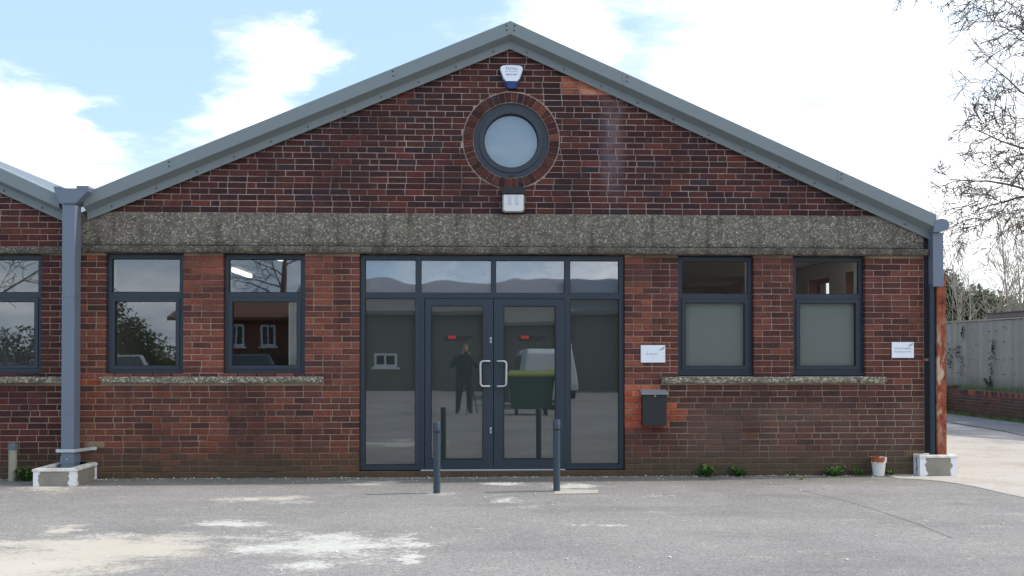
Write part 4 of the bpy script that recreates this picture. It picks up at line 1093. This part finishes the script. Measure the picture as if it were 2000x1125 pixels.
shrub('evergreen_shrub', 'rounded dark evergreen behind the shed roof corner', (15.4, 16.8, 0), [((15.3, 16.8, 2.6), (.8, .6, .7)), ((15.7, 16.6, 2.1), (.8, .6, .8)), ((15.2, 16.7, 1.3), (1.0, .7, .9))], 9000, .12, 'hedge_leaf', 3, .55)
shrub('russet_shrub', 'russet brown leafed shrub above the shed roof', (16.6, 15.6, 0), [((16.3, 15.6, 2.8), (.8, .6, .65)), ((17.1, 15.5, 2.3), (.7, .6, .7)), ((16.7, 15.6, 1.4), (.9, .7, .9))], 9000, .10, 'russet_leaf', 4, .55)

# ------------------------------------------------------------------ what stands behind the camera and shows in the glass
def far_building(name, label, x0, x1, y, depth, eave, ridge, wm, rm, wins, base=None):
    e = thing(name, label, 'building', ((x0 + x1) / 2, y - depth / 2, 0)); yb = y - depth
    MB().box(x0, x1, yb, y, -.2, eave).build('wall', wm, e)
    ym = (y + yb) / 2
    V = [(x, yy, zz) for x in (x0 - .3, x1 + .3) for yy, zz in ((y + .35, eave - .10), (ym, ridge), (yb - .35, eave - .10), (yb - .35, eave - .25), (ym, ridge - .16), (y + .35, eave - .25))]
    MB().add(V, [(k, (k + 1) % 6, 6 + (k + 1) % 6, 6 + k) for k in range(6)] + [tuple(range(6)), tuple(range(11, 5, -1))]).build('roof', rm, e)
    for s in (x0 + .01, x1 - .02): MB().add([(s, y, eave), (s, ym, ridge - .17), (s, yb, eave), (s + .01, y, eave), (s + .01, ym, ridge - .17), (s + .01, yb, eave)], [(0, 1, 2), (5, 4, 3), (0, 3, 4, 1), (1, 4, 5, 2)]).build('gable', wm, e)
    for (a, b, c, d) in wins:
        mb = MB(); frame_rect(mb, a, b, c, d, .09, y + .004, y + .06); mb.box((a + b) / 2 - .035, (a + b) / 2 + .035, y + .006, y + .05, c + .09, d - .09)
        w = mb.build('window', 'pvc_white', e); MB().box(a + .09, b - .09, y + .002, y + .02, c + .09, d - .09).build('pane', 'car_glass', w); MB().box(a - .1, b + .1, y + .003, y + .12, c - .09, c - .003).build('sill', 'pvc_white', w)
far_building('low_workshop', 'long low buff workshop with grey roof facing the doors, seen in the glass', -6.8, 7.5, -29, 7, 3.3, 4.7, 'render_wall', 'far_roof', [(-3.7, -2.8, .95, 1.5), (-5.4, -4.6, .9, 1.6)])
far_building('brick_house', 'tall brick house reflected in the frosted windows', 8.6, 24, -27, 8, 6.4, 9.0, 'dark_brick', 'tile_roof', [(20, 21.2, 1.0, 2.2), (20, 21.2, 3.9, 5.0)])
far_building('brick_house', 'brick bungalow with three white casements reflected in the clear windows', -12.9, -7.2, -34, 6, 3.2, 4.0, 'far_brick', 'tile_roof', [(-10.6, -9.9, 1.8, 2.75), (-11.7, -11.0, 1.8, 2.75), (-9.2, -8.5, 1.8, 2.75)])
OPP = dict(ASH, lv=4, kids=[12, 8, 5], rmin=.012)
tree('bare_tree', 'spreading bare tree between the bungalow and the low workshop', (-17.5, -25, 0), 9.5, .25, OPP, 31, 'bark', 'trees across the yard')
tree('bare_tree', 'bare tree standing behind the low workshop roof', (-9.5, -41, 0), 9.5, .24, OPP, 33, 'bark', 'trees across the yard')
r = random.Random(77); hd = thing('hedge', 'clipped green hedge before the brick bungalow', 'hedge', (-12.5, -30.4, 0))
mb = MB(); leaf_cloud(mb, [((-17 + k * .6, -30.3, .75), (.5, .55, .75)) for k in range(17)], 6500, .14, r, .6); mb.build('foliage', 'hedge_leaf', hd)
MB().box(-17, -7.2, -30.55, -30.05, -.05, 1.1).build('core', 'ivy_leaf', hd)

shrub('evergreen_tree', 'dense dark evergreen across the yard, seen in the clear windows', (-14.5, -28.5, 0), [((-14.3, -28.5, 2.4), (1.6, 1.2, 1.5)), ((-15.3, -28.6, 1.6), (1.5, 1.2, 1.5)), ((-13.4, -28.4, 1.5), (1.3, 1.0, 1.4)), ((-14.4, -28.6, 3.4), (.9, .8, 1.0))], 7000, .16, 'ivy_leaf', 41, .5)
shrub('evergreen_tree', 'broad low evergreen clump added to darken the cut off window reflection', (-19.5, -29, 0), [((-19.3, -29, 1.5), (1.7, 1.2, 1.3)), ((-21, -29, 1.6), (1.7, 1.2, 1.6)), ((-17.6, -29.2, 1.3), (1.5, 1.1, 1.3))], 6000, .16, 'ivy_leaf', 43, .5)  # unseen clump, added to block bright sky from the window reflection
shrub('evergreen_tree', 'rounded evergreen bush next to the brick bungalow, seen in glass', (-12.6, -29.2, 0), [((-12.5, -29.2, 1.2), (1.1, .8, 1.2)), ((-13.3, -29.2, 1.9), (1.0, .8, 1.1)), ((-16.2, -29, 1.4), (1.2, .9, 1.3))], 5200, .14, 'hedge_leaf', 45, .5)
def vehicle(name, label, x, y, rot, m, prof, glass, width, wheels, rad, cat):
    """body lofted across its width from a side profile; glazing set into the cabin flanks; four wheels"""
    e = thing(name, label, cat, (x, y, 0)); W = width / 2
    T = Matrix.Translation((0, 0, 0))
    def lat(pts, inset_from, mb):
        rows = []
        for s, k in ((-W, .0), (-W * .97, .0), (W * .97, .0), (W, .0)): rows.append(s)
        n = len(pts); V = []
        for s in (-1, 1):
            V += [(px, s * (W - max(0, pz - inset_from) * .22), pz) for px, pz in pts]
        F = [(i, (i + 1) % n, n + (i + 1) % n, n + i) for i in range(n)] + [tuple(range(n)), tuple(range(2 * n - 1, n - 1, -1))]
        mb.add(V, F)
    b_ = MB(); lat(prof, .85, b_); o = b_.build('body', m, e)
    bev = o.modifiers.new('bevel', 'BEVEL'); bev.width = .06; bev.segments = 3; bev.limit_method = 'ANGLE'
    parts = [o]
    for gl in glass:
        g = MB()
        for s in (-1, 1): g.add([(px, s * (W - max(0, pz - .85) * .22 + .006), pz) for px, pz in gl], [tuple(range(len(gl)))])
        parts.append(g.build('side_window', 'car_glass', e))
    fx = [p for p in prof if p[1] > .8]
    for (a, b) in ((0, 1), (2, 3)):
        pass
    zs = [p[1] for p in prof]; top = max(zs)
    ws = [(p, q) for p, q in zip(prof, prof[1:]) if min(p[1], q[1]) > .8 and abs(p[1] - q[1]) > .25]
    for p, q in ws:
        g = MB(); nx_ = Vector((-(q[1] - p[1]), 0, q[0] - p[0])).normalized() * (-.01)
        if (Vector(((p[0] + q[0]) / 2, 0, 0)) - Vector((sum(a[0] for a in prof) / len(prof), 0, 0))).dot(nx_) < 0: nx_ = -nx_
        pts = []
        for (t, s) in ((.12, -1), (.12, 1), (.9, 1), (.9, -1)):
            px, pz = p[0] + (q[0] - p[0]) * t, p[1] + (q[1] - p[1]) * t; pts.append((px + nx_.x, s * (W - .14 - max(0, pz - .85) * .22), pz + nx_.z))
        g.add(pts, [(0, 1, 2, 3)]); parts.append(g.build('screen', 'car_glass', e))
    for wx in wheels:
        for s in (-1, 1):
            t = MB(); ctr = s * (W - .10)
            t.tube([(wx, ctr - .10, rad), (wx, ctr - .08, rad), (wx, ctr + .08, rad), (wx, ctr + .10, rad)], [rad * .9, rad, rad, rad * .9], 20)
            wo = t.build('wheel', 'tyre', e, True); h = MB(); h.tube([(wx, ctr + s * .101, rad), (wx, ctr + s * .115, rad)], [rad * .62, rad * .55], 16); parts += [wo]; h.build('rim', 'zinc', wo)
    x0 = min(p[0] for p in prof)
    for s in (-1, 1): parts.append(MB().box(x0 - .02, x0 + .08, s * W * .72 - .14, s * W * .72 + .14, .62, .76, .02).build('headlight', 'lamp_clear', e))
    for o in parts: o.location = (0, 0, 0)
    e.rotation_euler = (0, 0, rot)
CARP = [(-2.05, .28), (-2.1, .55), (-2.0, .78), (-1.05, .95), (-.35, 1.42), (.9, 1.46), (1.65, 1.05), (2.05, .98), (2.1, .5), (2.05, .28)]
CARG = [[(-.85, .98), (-.28, 1.36), (.22, 1.40), (.22, .98)], [(.30, .98), (.30, 1.40), (.85, 1.39), (1.45, 1.04)]]
vehicle('parked_car', 'silver hatchback parked across the yard, seen in the clear windows', -11.0, -20.0, R(62), 'car_silver', CARP, CARG, 1.75, (-1.3, 1.3), .31, 'car')
vehicle('parked_car', 'dark blue car parked near the hedge, seen in the glass', -7.2, -20.6, R(68), 'car_dark', CARP, CARG, 1.75, (-1.3, 1.3), .31, 'car')
VANP = [(-2.4, .30), (-2.45, .70), (-2.3, 1.02), (-1.75, 1.16), (-1.15, 1.88), (-.6, 1.98), (2.2, 1.98), (2.4, 1.85), (2.45, .5), (2.4, .30)]
VANG = [[(-1.55, 1.20), (-1.08, 1.78), (-.45, 1.80), (-.45, 1.20)], [(-.35, 1.20), (-.35, 1.80), (.75, 1.80), (.75, 1.20)]]
vehicle('parked_van', 'pale panel van parked behind the green bin', 2.6, -23.5, R(88), 'van_white', VANP, VANG, 1.9, (-1.55, 1.5), .34, 'van')

wb = thing('wheelie_bin', 'big green waste bin with yellow green lid, seen in the door glass', 'bin', (1.85, -17.2, 0))
mb = MB(); V = [(1.85 + sx * w, -17.2 + sy * dd, z) for z, w, dd in ((.18, .55, .40), (1.12, .66, .52)) for sx, sy in ((-1, -1), (1, -1), (1, 1), (-1, 1))]
mb.add(V, [(3, 2, 1, 0), (4, 5, 6, 7)] + [(k, (k + 1) % 4, 4 + (k + 1) % 4, 4 + k) for k in range(4)]); mb.build('body', 'bin_green', wb)
mb = MB(); V = [(1.85 + sx * w, -17.2 + sy * dd, z) for z, w, dd in ((1.122, .69, .55), (1.18, .69, .55), (1.28, .60, .40)) for sx, sy in ((-1, -1), (1, -1), (1, 1), (-1, 1))]
mb.add(V, [(3, 2, 1, 0), (8, 9, 10, 11)] + [(j * 4 + k, j * 4 + (k + 1) % 4, j * 4 + 4 + (k + 1) % 4, j * 4 + 4 + k) for j in range(2) for k in range(4)]); mb.build('lid', 'bin_lid', wb)
for sx in (-1, 1):
    for sy in (-1, 1): MB().tube([(1.85 + sx * .42 - .03, -17.2 + sy * .3, .09), (1.85 + sx * .42 + .03, -17.2 + sy * .3, .09)], .089, 14).build('wheel', 'tyre', wb, True)

# the photographer and his camera on its tripod
def skin_body(name, pts, edges, rads, m, parent, root=0, sub=2):
    me = bpy.data.meshes.new(name); me.from_pydata(pts, edges, []); o = link(name, me, parent); me.materials.append(MATS[m])
    md = o.modifiers.new('skin', 'SKIN'); md.use_smooth_shade = True; md.branch_smoothing = .3
    if not me.skin_vertices: me.skin_vertices.new() if hasattr(me.skin_vertices, 'new') else None
    for i, rr_ in enumerate(rads):
        me.skin_vertices[0].data[i].radius = rr_ if isinstance(rr_, tuple) else (rr_, rr_); me.skin_vertices[0].data[i].use_root = (i == root)
    s = o.modifiers.new('sub', 'SUBSURF'); s.levels = sub; s.render_levels = sub; return o
PX, PY = -.07, -13.08
pe = thing('person', 'standing person in dark jacket raising both hands to a camera, reflected in door', 'person', (PX, PY, 0))
P, E_, RD = [], [], []
def jv(x, y, z, r_, parent=None):
    P.append((PX + x, PY + y, z)); RD.append(r_)
    if parent is not None: E_.append((parent, len(P) - 1))
    return len(P) - 1
pel = jv(0, 0, .93, (.20, .14)); wst = jv(0, 0, 1.08, (.235, .15), pel); chs = jv(0, .0, 1.30, (.24, .15), wst); nk = jv(.01, .03, 1.46, .06, chs)
h1 = jv(.02, .06, 1.54, (.075, .085), nk); h2 = jv(.03, .07, 1.63, (.078, .095), h1); h3 = jv(.03, .06, 1.69, (.055, .065), h2)
for s in (-1, 1):
    hip = jv(s * .11, 0, .84, .115, pel); kn = jv(s * .13, .02, .50, .085, hip); an = jv(s * .15, -.01, .10, .06, kn); ft = jv(s * .17, .14, .035, (.035, .045), an)
    shd = jv(s * .20, .0, 1.39, .085, chs); el = jv(s * .33, .10, 1.15, .075, shd); wr = jv(s * .12 + .03, .28, 1.40, .032, el); hd_ = jv(s * .085 + .05, .30, 1.47, (.035, .022), wr)
    for k in range(4): f1 = jv(s * (.085 - .0) + .05 - s * .004, .315 + .012 * k, 1.500 - .004 * k, .010, hd_); jv(s * .045 + .05, .322 + .012 * k, 1.525 - .012 * k, .009, f1)
    th = jv(s * .075 + .05, .275, 1.47, .011, hd_); jv(s * .05 + .05, .268, 1.50, .010, th)
skin_body('body', P, E_, RD, 'cloth', pe)
bm = bmesh.new(); bmesh.ops.create_icosphere(bm, subdivisions=3, radius=1)
for v in bm.verts:
    v.co = Vector((PX + .03 + v.co.x * .088, PY + .045 + v.co.y * .102, 1.645 + v.co.z * .085))
bmesh.ops.delete(bm, geom=[f for f in bm.faces if f.calc_center_median().y > PY + .09 and f.calc_center_median().z < 1.675], context='FACES')
mb = MB(); mb.bm(bm); mb.build('hair', 'hair_grey', pe, True)
tp = thing('tripod', 'black tripod standing in front of the person, carrying the camera', 'tripod', (.0, -12.8, 0))
for a in (90, 215, 325): MB().tube([(0, -12.80, 1.32), (.42 * math.cos(R(a)) * .75, -12.80 + .42 * math.sin(R(a)) * .75 - .06, .0)], [.018, .011], 8).build('leg', 'tripod_black', tp)
MB().tube([(0, -12.80, .75), (0, -12.80, 1.41)], .014, 8).build('column', 'tripod_black', tp); MB().box(-.04, .04, -12.84, -12.76, 1.40, 1.445, .008).build('head', 'tripod_black', tp)
cmo = thing('photo_camera', 'black camera held to the eye on top of the tripod', 'camera', (0, -12.8, 1.446))
MB().box(-.068, .068, -12.835, -12.775, 1.447, 1.545, .01).build('body', 'black_plastic', cmo); MB().tube([(0, -12.776, 1.495), (0, -12.722, 1.495)], .034, 18).build('lens', 'black_plastic', cmo)
